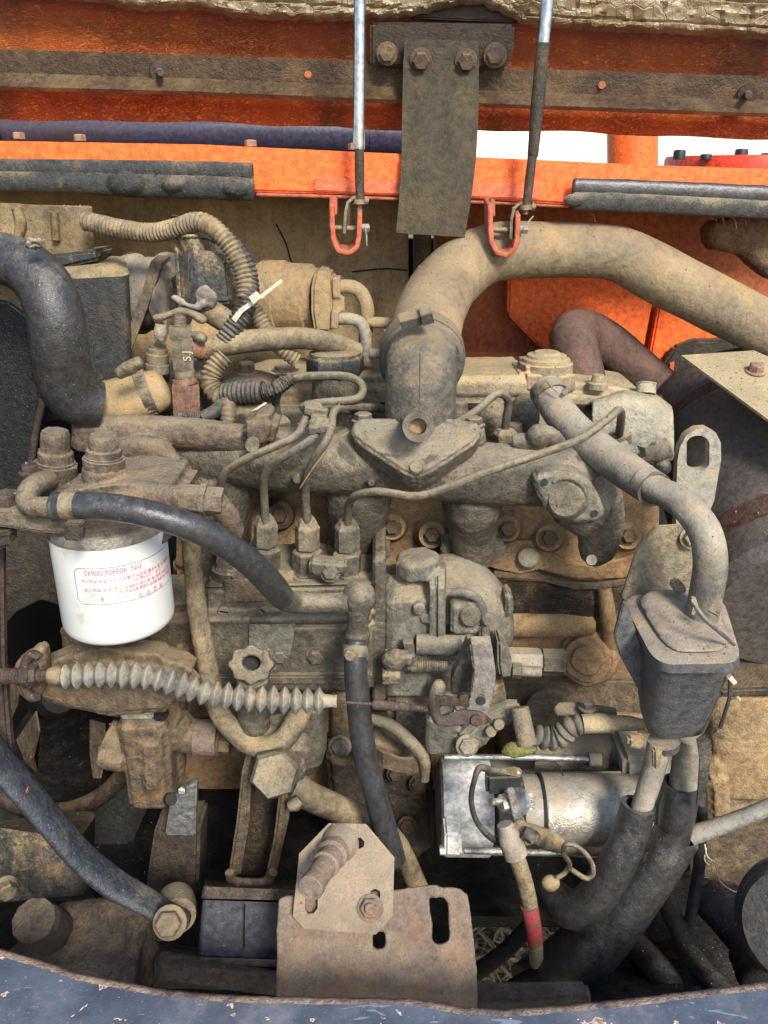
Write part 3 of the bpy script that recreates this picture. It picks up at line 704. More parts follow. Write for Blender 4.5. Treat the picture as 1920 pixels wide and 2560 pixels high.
# ------------------------------------------------------------------ upper engine: block, head, cover, manifold
t = thing('engine_block', 'rust-tan engine block and cylinder head behind the injection pump', 'engine')
obj('crankcase', G().prism([(430, 1400), (1660, 1400), (1640, 1980), (430, 1980)], Y=.90, d=.22, bev=.006), 'block_warm', t)
obj('cylinder_head', G().prism([(440, 1190), (1650, 1190), (1650, 1300), (1640, 1420), (1500, 1455), (1440, 1452), (1432, 1428), (1350, 1425), (1300, 1440), (1240, 1420), (440, 1420)], Y=.888, d=.2, bev=.003), 'block_warm', t)
obj('head_lobe', G().prism([(1205, 1412), (1232, 1374), (1286, 1352), (1345, 1354), (1382, 1384), (1420, 1408), (1480, 1414), (1560, 1396), (1640, 1366), (1640, 1440), (1500, 1450), (1436, 1446), (1350, 1424), (1300, 1436), (1240, 1424)], Y=.880, d=.03), 'block_warm', t, mods=[('R', .0016), ('S', 3), ('D', .001, .006)])
obj('head_step', G().prism([(1235, 1290), (1290, 1268), (1350, 1300), (1420, 1330), (1440, 1370), (1400, 1380), (1340, 1346), (1240, 1350)], Y=.882, d=.02, bev=.005), 'block_warm', t)
obj('head_gasket', G().prism([(1235, 1428), (1345, 1436), (1440, 1462), (1500, 1462), (1560, 1450), (1640, 1440), (1640, 1452), (1560, 1462), (1500, 1474), (1436, 1474), (1340, 1450), (1235, 1444)], Y=.884, d=.02, bev=.001), 'cast_brown', t)
obj('oily_recess', G().prism([(1180, 1452), (1560, 1470), (1560, 1560), (1480, 1545), (1400, 1550), (1180, 1545)], Y=.893, d=.02, bev=.002), 'block_stain', t, label='black oily strip of the block')
obj('oil_gallery', G().tube([(1180, 1560, .895, 34), (1380, 1562, .895, 34), (1480, 1560, .90, 30)], n=18), 'block_warm', t, mods=CAST(.003, 2, .001, .01))
obj('rib', G().tube([(1510, 1470, .89, 18), (1520, 1540, .885, 20), (1525, 1620, .89, 22)], n=14), 'block_warm', t)
obj('cap_screw_boss', G().lathe(V(1470, 1640, .895), V(1468, 1652, .872), [(0, 78), (.3, 72), (.5, 70), (.55, 60), (.8, 56), (.85, 40), (1, 36)], n=28), 'block_warm', t, mods=[('U', 2, 1), ('D', .007, .02)])
obj('core_plug', G().lathe(V(1320, 1394, .882), V(1320, 1394, .868), [(0, 30), (.5, 29), (.85, 23), (1, 10)], n=28), 'cover_light', t)
for u, v in ((980, 1318), (1080, 1338), (1268, 1322), (1372, 1345), (1570, 1340), (700, 1290), (1660, 1390)):
    obj('bolt_boss', G().lathe(V(u - 4, v - 8, .892), V(u, v, .868), [(0, 48), (.5, 40), (1, 32)], n=20), 'block_warm', t, mods=[('U', 1, 1), ('D', .003, .02)])
    bolt((u, v, .869), TOCAM, 19, 20, 'bolt_brown', t)
obj('lower_ledge', G().tube([(860, 1760, .88, 16), (1100, 1770, .88, 16), (1640, 1800, .88, 16)], n=10), 'cast_brown', t)
obj('oil_filler_hole', G().lathe(V(1370, 1770, .895), V(1366, 1776, .872), [(0, 58), (.8, 56), (1, 48)], n=28), 'cast_brown', t)
obj('rear_panel', G().prism([(1240, 1700), (1600, 1700), (1600, 1900), (1240, 1900)], Y=.89, d=.02, bev=.004), 'cast_brown', t)

t = thing('valve_cover', 'long dusty valve cover with square filler neck and rounded pale end', 'valve cover')
g = G().prism([(560, 975), (640, 948), (960, 944), (1150, 944), (1500, 966), (1640, 990), (1650, 1200), (560, 1200)], Y=.95, d=.13, bev=.012)
g.prism([(1100, 944), (1330, 940), (1335, 1000), (1100, 1000)], Y=.945, d=.12, bev=.005)
obj('cover', g, 'cover_tan', t, mods=CAST(.003, 3, .0014, .012))
g = G().prism([(1300, 918), (1440, 924), (1446, 1000), (1298, 992)], Y=.945, d=.075, bev=.008)
obj('filler_neck', g, 'cover_tan', t, mods=CAST(.002, 2, .0014, .008))
c = V(1366, 900, .975)
obj('filler_cap', G().lathe(c - UP * .016, c + UP * .010, [(0, 66), (.5, 66), (.55, 60), (.7, 58), (.75, 50), (.86, 48), (.9, 34), (1, 30)], n=32), 'cover_tan', t)
g = G().loft([((1480, 1000, .97), (1480, 1000, .91), (1480, 1160, .90), (1480, 1160, .97)), ((1560, 968, .98), (1560, 985, .905), (1560, 1160, .89), (1560, 1160, .98)), ((1640, 980, .985), (1650, 1000, .90), (1662, 1160, .89), (1650, 1160, .98)), ((1678, 1010, .98), (1684, 1030, .905), (1686, 1150, .895), (1680, 1150, .98))], .35, 6)
obj('end_lobe', g, 'cover_light', t, mods=CAST(.0022, 5, .0012, .006))
obj('stud', G().lathe(V(1614, 985, .95), V(1616, 958, .955), [(0, 25), (.85, 24), (.9, 26), (1, 25)], n=20), 'cover_light', t)
c = V(1494, 962, .955)
obj('cap', G().lathe(c - UP * .004, c + UP * .012, [(0, 26), (.4, 25), (.5, 18), (1, 14)], n=20), 'cover_tan', t)
g = G().sphere((625, 965, .94), 66, (1.25, 1, .6)).sphere((1310, 1040, .93), 50, (.8, 1, 1.1)).sphere((1230, 1050, .935), 44, (1, .8, 1.2)).tube([(1140, 1000, .935, 30), (1140, 1110, .93, 34)])
obj('injector_well', g.prism([(560, 1020), (960, 1010), (960, 1120), (560, 1120)], Y=.925, d=.05, bev=.006), 'cast_grey', t, mods=CAST(.003, 3, .0016, .008))
obj('gasket', G().prism([(562, 1016), (960, 1008), (1480, 1014), (1650, 1022), (1650, 1032), (1480, 1024), (960, 1018), (562, 1026)], Y=.9445, d=.01), 'near_black', t)
c = V(618, 935, .935); bolt(c, UP, 20, 30, 'cover_tan', t)
c = V(712, 925, .95); bolt(c, UP, 26, 12, 'cover_tan', t)
obj('cap_nut', G().lathe(V(1284, 1060, .905), V(1284, 1090, .905), [(0, 22), (1, 24)], n=12), 'cast_grey', t)

t = thing('intake_manifold', 'grey dust-caked cast intake manifold with arched runners', 'manifold')
g = G()
g.tube([(430, 1130, .83, 62), (560, 1138, .82, 72), (700, 1148, .81, 80), (870, 1152, .80, 84), (1050, 1165, .80, 82), (1230, 1185, .80, 78), (1390, 1188, .805, 82), (1470, 1225, .81, 74), (1500, 1300, .81, 62), (1492, 1370, .815, 48), (1476, 1400, .82, 26)], n=28)
g.tube([(540, 1140, .83, 60), (542, 1200, .83, 86), (545, 1260, .838, 84), (550, 1400, .865, 76)], n=24)
g.tube([(900, 1150, .82, 60), (898, 1215, .82, 84), (895, 1262, .826, 82), (892, 1312, .838, 72), (895, 1410, .865, 66)], n=24)
g.tube([(1180, 1170, .82, 56), (1180, 1225, .82, 78), (1180, 1268, .824, 74), (1180, 1312, .832, 60), (1184, 1395, .85, 54)], n=24)
g.tube([(1430, 1250, .79, 70), (1480, 1290, .795, 64)], n=20)
g.tube([(420, 1100, .84, 60), (470, 1160, .84, 56), (480, 1260, .85, 56)], n=16)
obj('casting', g, 'cast_dust', t, mods=CAST(.0024, 12, .0016, .005))
obj('blank_flange', G().prism([(1333, 1206), (1340, 1190), (1362, 1184), (1400, 1180), (1446, 1186), (1480, 1208), (1500, 1244), (1514, 1276), (1512, 1298), (1490, 1308), (1440, 1310), (1400, 1300), (1366, 1278), (1344, 1240)], Y=.752, d=.035, bev=.003), 'gov_dust', t, mods=[('R', .0014), ('S', 2), ('D', .0012, .004)])
obj('blank_recess', G().lathe(V(1414, 1250, .755), V(1414, 1250, .747), [(0, 52), (.2, 50), (.7, 46), (1, 40)], n=32), 'cast_dust', t, mods=[('U', 2, 1), ('D', .0014, .005)])
obj('blank_rim', G().tube([V(1414 + 52 * math.cos(a), 1248 + 52 * math.sin(a), .751) for a in np.linspace(-2.2, .6, 14)], r=5, n=8), 'cast_dust', t)
for u, v in ((1361, 1206), (1486, 1284)):
    obj('screw_hole', G().lathe(V(u, v, .7535), V(u, v, .7505), [(0, 9), (1, 9)], n=14), 'near_black', t)
for u, v in ((545, 1372), (895, 1376), (1184, 1368)):
    obj('port_flange', G().prism([(u - 78, v - 8), (u + 78, v - 8), (u + 84, v + 10), (u + 70, v + 30), (u - 70, v + 30), (u - 84, v + 10)], Y=.842, d=.03, bev=.002), 'cast_dust', t)
obj('lug', G().tube([(1476, 1400, .81, 14), (1478, 1400, .79, 15), (1479, 1400, .785, 13)], n=16), 'cover_light', t)
g = G().lathe(V(1000, 1120, .80), V(930, 1212, .735), [(0, 30), (.9, 10), (1, 8)], n=16)
for u, v in ((742, 1200), (929, 1207)):
    obj('casting_nub', G().lathe(V(u, v, .775), V(u, v, .752), [(0, 14), (.8, 12), (1, 8)], n=14), 'cast_dust', t)
g = G().tube([(1280, 1105, .80, 20), (1340, 1102, .795, 26), (1365, 1085, .79, 24), (1400, 1110, .80, 20)], n=12).sphere((1345, 1090, .79), 30)
obj('top_boss', g, 'cast_dust', t, mods=CAST(.002, 2, .002, .006))

t = thing('intake_elbow', 'grey dusty intake elbow standing on its three-bolt flange', 'intake elbow')
fp = V(1040, 1190, .725); fnn = (0, -.62, .78)
g = G().prism([(876, 1058), (900, 1040), (1130, 1040), (1200, 1052), (1206, 1082), (1185, 1108), (1078, 1178), (1040, 1192), (1008, 1180), (905, 1112), (878, 1088)], p=fp, n=fnn, d=.028, bev=.003)
obj('flange', g, 'cast_dust', t, mods=CAST(.0018, 2, .001, .005)); g = G()
g.tube([(1046, 1120, .80, 86), (1050, 1040, .80, 88), (1052, 975, .80, 89), (1053, 925, .81, 90), (1054, 897, .835, 90), (1055, 885, .87, 90)], n=36)
g.tube([(910, 1110, .79, 30), (910, 1060, .79, 28)], n=12).tube([(1188, 1110, .80, 30), (1186, 1070, .80, 26)], n=12)
obj('casting', g, 'elbow_dark', t, mods=CAST(.0022, 4, .0012, .005))
port = obj('port', G().tube([(1042, 1062, .76, 40), (1046, 1066, .715, 40)], n=28, open1=.52), 'elbow_dark', t, ang=30)
obj('port_dust', G().lathe(V(1044, 1064, .735), V(1044, 1064, .728), [(0, 22), (1, 20)], n=18), 'block_warm', port)
bolt(VP(1040, 1172, fp, Vector(fnn)), (0, -.62, .78), 17, 10, 'pipe_dust', t, kind='round'); bolt((908, 1052, .79), UP, 22, 20, 'pump_dust', t); bolt((1184, 1062, .80), UP, 22, 20, 'pump_dust', t)
obj('parting_line', G().tube([(1050, 885, .727), (1049, 980, .727), (1047, 1035, .727)], r=1.5, n=5), 'elbow_dark', t)

t = thing('air_intake_pipe', 'big tan dusty air pipe curving over the engine to the corner', 'air pipe')
obj('pipe', G().tube([(1055, 892, .862, 93), (1058, 860, .90, 92), (1082, 768, .96, 86), (1134, 692, 1.02, 79), (1225, 634, 1.05, 72), (1360, 626, 1.07, 67), (1490, 628, 1.07, 65), (1560, 640, 1.07, 66), (1640, 682, 1.06, 70), (1780, 754, 1.04, 69), (1930, 832, 1.02, 67), (2080, 910, 1.0, 67)], n=40, step=12, wob=.03, wfreq=22), 'hose_tan', t)
obj('rubber_collar', G().tube([(1054, 912, .838, 99), (1054, 908, .842, 105), (1055, 896, .86, 106), (1055, 876, .885, 105), (1056, 868, .893, 97)], n=40, step=10, wob=.02), 'elbow_dark', t)
ck = t
obj('clamp_band', G().tube([(1054, 901, .852, 108.5), (1055, 890, .868, 108.5)], n=40, wob=.01), 'elbow_dark', ck)
obj('clamp_screw', G().bar((1000, 804, .80), (1072, 788, .80), 34, 26, Vector((0, -.5, .85))).bar((1052, 790, .795), (1080, 782, .795), 40, 34, Vector((0, -.5, .85))), 'elbow_dark', t)

# coolant rail, thermostat outlet and radiator hose
t = thing('coolant_rail', 'dust-caked cast coolant rail left of the intake manifold', 'pipe')
g = G().tube([(215, 1120, .80, 36), (222, 1060, .80, 40), (228, 1028, .80, 40)], n=20)
g.tube([(250, 1078, .80, 36), (330, 1078, .80, 42), (480, 1084, .80, 40), (600, 1096, .80, 36), (650, 1100, .80, 34)], n=22)
g.prism([(598, 1070), (620, 1046), (665, 1040), (690, 1052), (694, 1090), (670, 1124), (630, 1128), (602, 1105)], Y=.765, d=.05, bev=.008)
g.tube([(300, 1130, .775, 30), (350, 1118, .775, 30), (400, 1128, .775, 30), (430, 1170, .775, 32), (446, 1230, .77, 34)], n=16)
obj('casting', g, 'cast_rustdust', t, mods=CAST(.0022, 4, .0016, .005))
obj('plug', G().lathe(V(632, 1110, .765), V(630, 1113, .752), [(0, 19), (1, 17)], n=18), 'pump_dust', t)
t = thing('coolant_outlet', 'dusty tan coolant outlet pipe joining the big black radiator hose', 'pipe')
obj('pipe', G().tube([(220, 1018, .83, 56), (300, 1005, .83, 60), (360, 988, .835, 58), (402, 972, .84, 50)], n=30, round1=.4), 'tan_smooth', t, mods=CAST(.0028, 2, .001, .02))
def worm_clamp(t, a, b, r, screw, mat='clamp'):
    P, Q = W(a), W(b); d = (Q - P)
    band = obj('clamp_band', G().tube([a, b], r=r, n=32), mat, t)
    c = (P + Q) / 2; x, y, dd = frame_of(d); k = S(c) * r * 1.01
    g = G(); hw = d.length * .30
    for i in range(26):
        an = 2 * math.pi * i / 26; q = c + (x * math.cos(an) + y * math.sin(an)) * k
        tn = (-x * math.sin(an) + y * math.cos(an)) * k * .05; o = (q - c).normalized() * k * .02
        vs = [q + dd * hw * s1 + tn * s2 + o * s3 for s3 in (0, 1) for s1, s2 in ((-1, -1), (1, -1), (1, 1), (-1, 1))]
        g.add(vs, [(0, 1, 2, 3), (4, 7, 6, 5), (0, 4, 5, 1), (1, 5, 6, 2), (2, 6, 7, 3), (3, 7, 4, 0)])
    obj('clamp_teeth', g, mat, band, kind='stuff')
    obj('clamp_screw', G().tube(screw, n=12, round0=.4, round1=.4), mat, band, mods=CAST(.0018, 2, .0012, .006))
worm_clamp(t, (352, 985, .835), (378, 976, .838), 61, [(296, 936, .775, 14), (318, 922, .775, 19), (345, 908, .775, 17), (352, 904, .775, 15)], 'clamp')
obj('radiator_hose', G().tube([(-80, 640, .80, 62), (20, 650, .79, 64), (92, 690, .78, 68), (132, 765, .77, 70), (148, 855, .77, 70), (158, 935, .78, 72), (192, 996, .79, 68), (250, 1012, .80, 58)], n=36, wob=.015, wfreq=20), 'rubber', label='big black rubber radiator hose bending down in an S', cat='hose')
obj('rag_tuft', G().sphere((88, 606, .745), 18, (1.2, .6, .7)).sphere((80, 614, .745), 12), 'rubber_dusty', label='small dusty tuft stuck on the black radiator hose', cat='tuft', mods=[('R', .0012), ('D', .012, .006)])

# breather hose from the valve cover
t = thing('breather_hose', 'grey dusty breather hose slanting from the valve cover to the reservoir', 'hose')
obj('hose', G().tube([(1362, 968, .89, 40), (1398, 1030, .86, 42), (1450, 1088, .82, 44), (1540, 1158, .77, 46), (1632, 1222, .72, 45)], n=32, open1=.80), 'rubber_dusty', t, label='outer grey hose')
obj('inner_pipe', G().tube([(1600, 1198, .73, 34), (1640, 1222, .715, 35), (1710, 1262, .69, 38), (1762, 1330, .675, 41), (1776, 1410, .67, 42), (1764, 1490, .67, 41), (1755, 1540, .67, 40)], n=32, wob=.01), 'rubber_dusty', t)
obj('lip', G().tube([V(1630 + 0, 1220, .722), V(1637, 1226, .717)], r=46, n=32, open1=.82), 'clamp', t, label='pale cut end of the hose')
obj('spring_clamp', G().tube([(1366, 974, .887, 44), (1378, 994, .877, 45)], n=32), 'pipe_dust', t)
for pts in ([(1362, 950, .86), (1376, 968, .855), (1390, 982, .85)], [(1430, 948, .86), (1420, 966, .855), (1405, 982, .85)]):
    obj('clamp_ear', G().strip(pts, [(u + 7, v + 6, y - .003) for u, v, y in pts], .0016), 'pipe_dust', t)
obj('zip_tie', G().tube([(1728, 1500, .63, 5), (1760, 1545, .615, 6), (1800, 1580, .61, 6), (1835, 1612, .62, 4)], n=8), 'plastic_black', t)
obj('clamp_tab', G().strip([(1728, 1490, .64), (1735, 1512, .635), (1728, 1536, .633)], [(1738, 1492, .64), (1746, 1514, .635), (1736, 1538, .633)], .0016).bar((1776, 1518, .635), (1800, 1532, .63), 26, 5, Vector((0, -.5, .8))), 'clamp', t)

t = thing('lifting_eye', 'grey steel lifting eye plate with oval hole beside the muffler', 'lifting eye')
hole = [(1722 + 29 * math.cos(a) + 28 * 0 + (2 if 0 else 0) + 23, 1133 + (28 * math.sin(a) + (26 if math.sin(a) > 0 else -26)) * .82) for a in np.linspace(0, 2 * math.pi, 28, endpoint=False)]
out = [(1690, 1330), (1690, 1240), (1694, 1150), (1700, 1118), (1716, 1088), (1742, 1072), (1768, 1070), (1790, 1082), (1802, 1106), (1803, 1150), (1794, 1200), (1786, 1250), (1770, 1290), (1760, 1330)]
obj('plate', G().prism(out, Y=.80, d=.012, holes=[hole]), 'pale_plate', t)
t = thing('leak_off_fitting', 'small dusty spring clip and union under the pale cover end', 'fitting')
obj('union', G().tube([(1600, 1145, .80, 13), (1625, 1136, .80, 20), (1640, 1130, .80, 26), (1672, 1118, .80, 26)], n=16), 'pipe_dust', t)
obj('clip', G().strip([(1594, 1110, .79), (1612, 1118, .785), (1634, 1112, .785), (1640, 1100, .79)], [(1604, 1132, .79), (1616, 1138, .785), (1640, 1126, .785), (1664, 1100, .79)], .002), 'pipe_dust', t)
obj('cap', G().sphere((1656, 1168, .80), 22), 'cap_black', t)
obj('tab', G().prism([(1550, 1108), (1568, 1102), (1582, 1126), (1566, 1132)], Y=.80, d=.004, bev=.0008), 'pale_plate', t)

# oil filler cap
t = thing('filler_cap', 'black octagonal filler cap with dusty top behind the injector pipes', 'cap')
c = V(838, 905, .90)
obj('cap', G().lathe(c - UP * .012, c + UP * .010, [(0, 70), (.1, 73), (.75, 73), (.85, 70), (.95, 66), (1, 50)], n=8, rot=.25), 'cap_black', t)
obj('top_face', G().lathe(c + UP * .008, c + UP * .013, [(0, 66), (.5, 64), (.7, 56), (1, 52)], n=28), 'cap_black', t)
obj('neck', G().lathe(c - UP * .035, c - UP * .010, [(0, 60), (.5, 58), (1, 58)], n=24), 'cast_grey', t)

# exhaust pipe, muffler and its shield
g = G().tube([(1470, 1010, 1.03, 54), (1456, 940, 1.035, 55), (1436, 870, 1.05, 57), (1432, 836, 1.07, 57), (1466, 832, 1.1, 56), (1526, 868, 1.11, 56), (1600, 930, 1.11, 54), (1680, 1000, 1.11, 54)], n=32)
obj('exhaust_pipe', g, 'rustpipe', label='rusty brown exhaust pipe bent in a sharp elbow behind the cover', cat='pipe', mods=CAST(.003, 2, .0006, .01))
t = thing('muffler', 'big dark grey muffler drum with rusty bands at the edge of the bay', 'muffler')
A, B = V(1840, 1100, 1.05), V(2010, 1500, .80)
k = S(A)
def drum(a, b, r0, r1, n=64):
    return G().lathe(A.lerp(B, a), A.lerp(B, b), [(0, r0 / S(A.lerp(B, a)) ), (1, r1 / S(A.lerp(B, a)))], n=n)
RD = .112
obj('drum', G().lathe(A, B, [(-.25, RD / k * .5), (-.2, RD / k * .96), (-.17, RD / k), (1.0, RD / k), (1.05, RD / k * .9)], n=72), 'muffler', t)
obj('band', drum(.02, .075, RD * 1.012, RD * 1.012), 'muffler_band', t); obj('band', drum(.78, .86, RD * 1.02, RD * 1.02), 'muffler_band', t)
obj('band', drum(.86, .875, RD * 1.03, RD * 1.03), 'muffler_band', t)
t = thing('heat_shield', 'flat tan steel shield plate with one rusty bolt above the muffler', 'shield')
obj('plate', G().prism([(1703, 888), (1885, 876), (2080, 960), (2080, 1160), (1925, 1052)], p=V(1850, 930, .93), n=(.05, -.34, .94), d=.003), 'cover_tan', t)
bolt(VP(1888, 930, V(1850, 930, .929), Vector((.05, -.34, .94))), (.05, -.2, .98), 19, 22, 'bolt_rust', t)
# ------------------------------------------------------------------ upper left: radiator side, belt drive, compressor, hoses
t = thing('radiator_tank', 'tan dusty square tank in the corner above the radiator hose', 'tank')
obj('tank', G().loft([((-120, 690, 1.10), (235, 640, 1.10), (235, 640, 1.0), (-120, 700, 1.0)), ((-120, 505, 1.10), (225, 512, 1.10), (232, 520, 1.0), (-120, 500, 1.0))], .12), 'box_tan', t)
obj('tank_rib', G().tube([(40, 520, .995, 12), (52, 560, .995, 14), (40, 610, .995, 10)], n=10), 'box_tan', t)
obj('tank_rib', G().tube([(135, 530, .995, 10), (140, 600, .995, 10)], n=10), 'box_tan', t)
obj('base', G().prism([(-60, 690), (100, 640), (245, 622), (250, 650), (-60, 720)], Y=.985, d=.06, bev=.004), 'shroud', t)
t = thing('fan_shroud', 'black fan shroud with dusty top and round fan opening', 'shroud')
obj('upper_box', G().loft([((120, 1060, 1.05), (345, 1010, 1.05), (330, 1010, .95), (100, 1060, .95)), ((130, 662, 1.05), (310, 640, 1.04), (325, 690, .95), (120, 700, .95)), ((150, 648, 1.04), (290, 640, 1.03), (290, 665, .97), (150, 675, .97))], .16, 6), 'shroud', t, mods=[('U', 2, 1), ('D', .004, .05)])
obj('side_plate', G().prism([(-120, 740), (20, 752), (70, 790), (118, 1000), (100, 1030), (70, 1200), (0, 1290), (-120, 1300)], Y=.87, d=.02, bev=.003), 'black_paint', t)
obj('edge_strip', G().tube([(108, 1000, .868, 9), (90, 1080, .868, 9), (70, 1190, .868, 8), (40, 1240, .868, 8)], n=8), 'rust_dark', t)
obj('rear_panel', G().prism([(-60, 1300), (170, 1300), (170, 1520), (100, 1500), (40, 1530), (-60, 1640)], Y=.93, d=.01, bev=.002), 'cast_dark', t)
obj('opening', G().tube([V(125 + 230 * math.cos(a), 1790 + 240 * math.sin(a), .95) for a in np.linspace(-.2, 3.6, 40)], r=22, n=12), 'cast_dark', t)
obj('lower_panel', G().prism([(-80, 1960), (60, 2030), (160, 2025), (260, 1985), (330, 1900), (420, 1900), (300, 2180), (200, 2260), (60, 2230), (-80, 2200)], Y=.96, d=.02, bev=.006), 'shroud', t)
obj('rim_post', G().prism([(-30, 1360), (4, 1362), (8, 1650), (22, 1830), (30, 1900), (-30, 1900)], Y=.64, d=.012, bev=.003), 'rust_dark', t)
t = thing('cooling_fan', 'pale dusty fan blades showing in the dark shroud opening', 'fan')
for a, b in (([(40, 1850, .93), (60, 1900, .92), (90, 1930, .91)], [(88, 1780, .92), (96, 1830, .90), (80, 1900, .89)]), ([(224, 1800, .92), (224, 1880, .91), (232, 1945, .90)], [(258, 1810, .90), (262, 1880, .885), (248, 1946, .88)]), ([(20, 1700, .95), (10, 1760, .95), (0, 1800, .95)], [(50, 1690, .93), (40, 1760, .93), (10, 1830, .93)])):
    obj('blade', G().strip(a, b, .003), 'cast_brown', t)
obj('hub', G().lathe(V(130, 1740, .98), V(150, 1740, .93), [(0, 60), (.8, 55), (1, 40)], n=28), 'near_black', t)

t = thing('fan_belt_pulley', 'dark pulley wheel with worn brown belt behind the relay shield', 'pulley')
c = V(385, 735, 1.03); ax = Vector((.95, -.28, .05)).normalized()
obj('wheel', G().lathe(c - ax * .03, c + ax * .03, [(0, 96), (.18, 98), (.25, 88), (.75, 88), (.82, 98), (1, 96)], n=44), 'rubber_dusty', t)
obj('hub', G().lathe(c + ax * .01, c + ax * .06, [(0, 40), (1, 30)], n=24), 'cast_brown', t)
obj('belt', G().strip([(428, 650, 1.0), (410, 662, .99), (396, 700, .985), (360, 800, .975), (306, 930, .96)], [(395, 650, 1.0), (380, 662, .99), (368, 700, .985), (336, 790, .975), (290, 900, .96)], .006), 'belt', t)
obj('belt_back', G().strip([(452, 690, 1.01), (440, 780, 1.0), (400, 900, .98)], [(438, 700, 1.02), (428, 780, 1.01), (384, 900, .99)], .006), 'belt', t)
t = thing('relay_shield', 'curved dark shield plate with peeling tan patches behind the valve', 'shield')
gr = []
for i in range(30):
    row = []
    for j in range(26):
        a = i / 29; b = j / 25
        u = 436 + b * (160 - 40 * (1 - a) ** 2) + a * 10; v = 596 + a * 195 + 16 * b * b * (1 - a) - 8 * math.sin(b * 3.1)
        Y = .955 - .045 * math.sin(min(b * 1.15 + .08, 1) * math.pi) - .01 * a
        row.append(V(u, v, Y))
    gr.append(row)
obj('plate', G().sheet(gr), 'shield', t)
obj('rim', G().tube([gr[0][j] for j in range(0, 26, 3)], r=5, n=8), 'shield', t); obj('side', G().tube([gr[i][1] for i in range(0, 30, 3)], r=7, n=8), 'shield', t)
obj('bulge', G().prism([(468, 630), (540, 628), (568, 650), (580, 760), (470, 765)], Y=.908, d=.02, bev=.004), 'shield', t)
obj('stay', G().tube([(520, 775, .91, 30), (560, 800, .90, 30), (600, 830, .90, 26)], n=16), 'conduit', t)
obj('torn_tape', G().sphere((515, 745, .895), 26, (1.1, .5, 1.2)).tube([(434, 742, .90, 7), (455, 756, .895, 9), (490, 768, .89, 9), (515, 760, .89, 10)]), 'rubber_dusty', t, mods=[('R', .0018), ('D', .006, .012)])

t = thing('air_compressor', 'tan dust-covered air conditioning compressor with two bent pipes', 'compressor')
a, b = V(600, 745, 1.06), V(800, 752, 1.03)
obj('body', G().lathe(a, b, [(0, 70), (.14, 80), (.30, 88), (.32, 92), (.56, 93), (.57, 88), (.90, 86), (.92, 78), (1, 76)], n=44), 'tan_smooth', t, mods=[('U', 1, 1), ('D', .0012, .02)])
obj('seam', G().lathe(V(678, 748, 1.05), V(682, 748, 1.049), [(0, 95), (1, 95)], n=44), 'cast_brown', t)
obj('rear_head', G().prism([(786, 678), (822, 678), (834, 690), (834, 820), (826, 832), (786, 830), (778, 780), (778, 720)], Y=.975, d=.10, bev=.006), 'tan_smooth', t)
obj('port_block', G().bar((832, 716, .985), (852, 716, .985), 50, 50).bar((832, 758, .985), (862, 758, .985), 36, 36).bar((828, 796, .98), (848, 798, .98), 46, 46), 'tan_smooth', t, mods=CAST(.002, 2, .0006, .01))
obj('pipe', G().tube([(846, 716, .985, 17), (880, 718, .985, 18), (905, 735, .985, 18), (918, 775, .985, 18), (915, 830, .99, 18), (912, 900, .99, 18)], n=18), 'tan_smooth', t)
obj('pipe', G().tube([(842, 798, .98, 15), (875, 797, .975, 15), (902, 808, .975, 15), (914, 840, .975, 15), (916, 900, .98, 15)], n=18), 'pale_plate', t)
obj('side_fitting', G().tube([(918, 806, .98, 10), (940, 806, .98, 14), (980, 808, .98, 14)], n=14), 'tan_smooth', t)
obj('lower_fitting', G().tube([(924, 884, .975, 12), (950, 884, .975, 13)], n=14), 'pale_plate', t)

corr = lambda pitch, dep: (lambda x, q, L: 1 + dep * math.sin(2 * math.pi * x / pitch))
t = thing('wiring_conduit', 'ribbed tan wiring conduit looping over the relay shield', 'conduit')
obj('run', G().tube([(212, 552, .97, 22), (300, 572, .955, 22), (380, 582, .94, 22), (440, 570, .925, 22), (500, 555, .91, 23), (550, 585, .90, 23), (590, 640, .895, 22), (612, 700, .89, 22), (614, 745, .885, 22)], n=20, step=2.6, rf=corr(.0048, .10)), 'conduit', t)
obj('run', G().tube([(560, 590, .905, 20), (606, 640, .90, 20), (626, 700, .895, 20), (620, 760, .88, 22), (590, 810, .87, 24), (560, 850, .865, 22)], n=20, step=2.6, rf=corr(.0048, .10)), 'conduit_dark', t, label='darker ribbed run')
obj('run', G().tube([(625, 755, .885, 20), (650, 800, .885, 20), (690, 860, .88, 18), (740, 900, .885, 18)], n=20, step=2.6, rf=corr(.0048, .10)), 'conduit', t)
obj('run', G().tube([(562, 890, .86, 24), (535, 920, .855, 24), (524, 955, .85, 25), (545, 985, .845, 25), (580, 990, .84, 25)], n=20, step=2.6, rf=corr(.0048, .10)), 'conduit', t)
obj('branch', G().tube([(560, 985, .84, 26), (600, 982, .835, 28), (658, 980, .83, 28)], n=20, step=2.6, rf=corr(.0048, .06), open1=.8), 'conduit_dark', t)
obj('branch', G().tube([(570, 990, .838, 22), (572, 1020, .83, 19), (568, 1056, .825, 18)], n=18, step=2.6, rf=corr(.0048, .05)), 'conduit', t)
obj('branch', G().tube([(560, 1010, .835, 20), (535, 1030, .83, 18), (505, 1046, .825, 16)], n=18, step=3, wob=.1), 'conduit_dark', t)
br = lambda x, q, L: 1 + .10 * math.sin(2 * math.pi * x / .0026)
obj('braided_wires', G().tube([(655, 980, .83, 19), (690, 970, .83, 19), (730, 945, .84, 16)], n=14, step=2, rf=br, wob=.3, wfreq=300), 'wire', t)
obj('braided_wires', G().tube([(500, 1046, .822, 13), (470, 1044, .82, 14), (440, 1040, .82, 10)], n=14, step=2, rf=br, wob=.3, wfreq=300), 'wire', t)
obj('paper_scrap', G().prism([(628, 1028), (662, 1006), (668, 1008), (642, 1024)], Y=.80, d=.0008), 'zip_white', t)
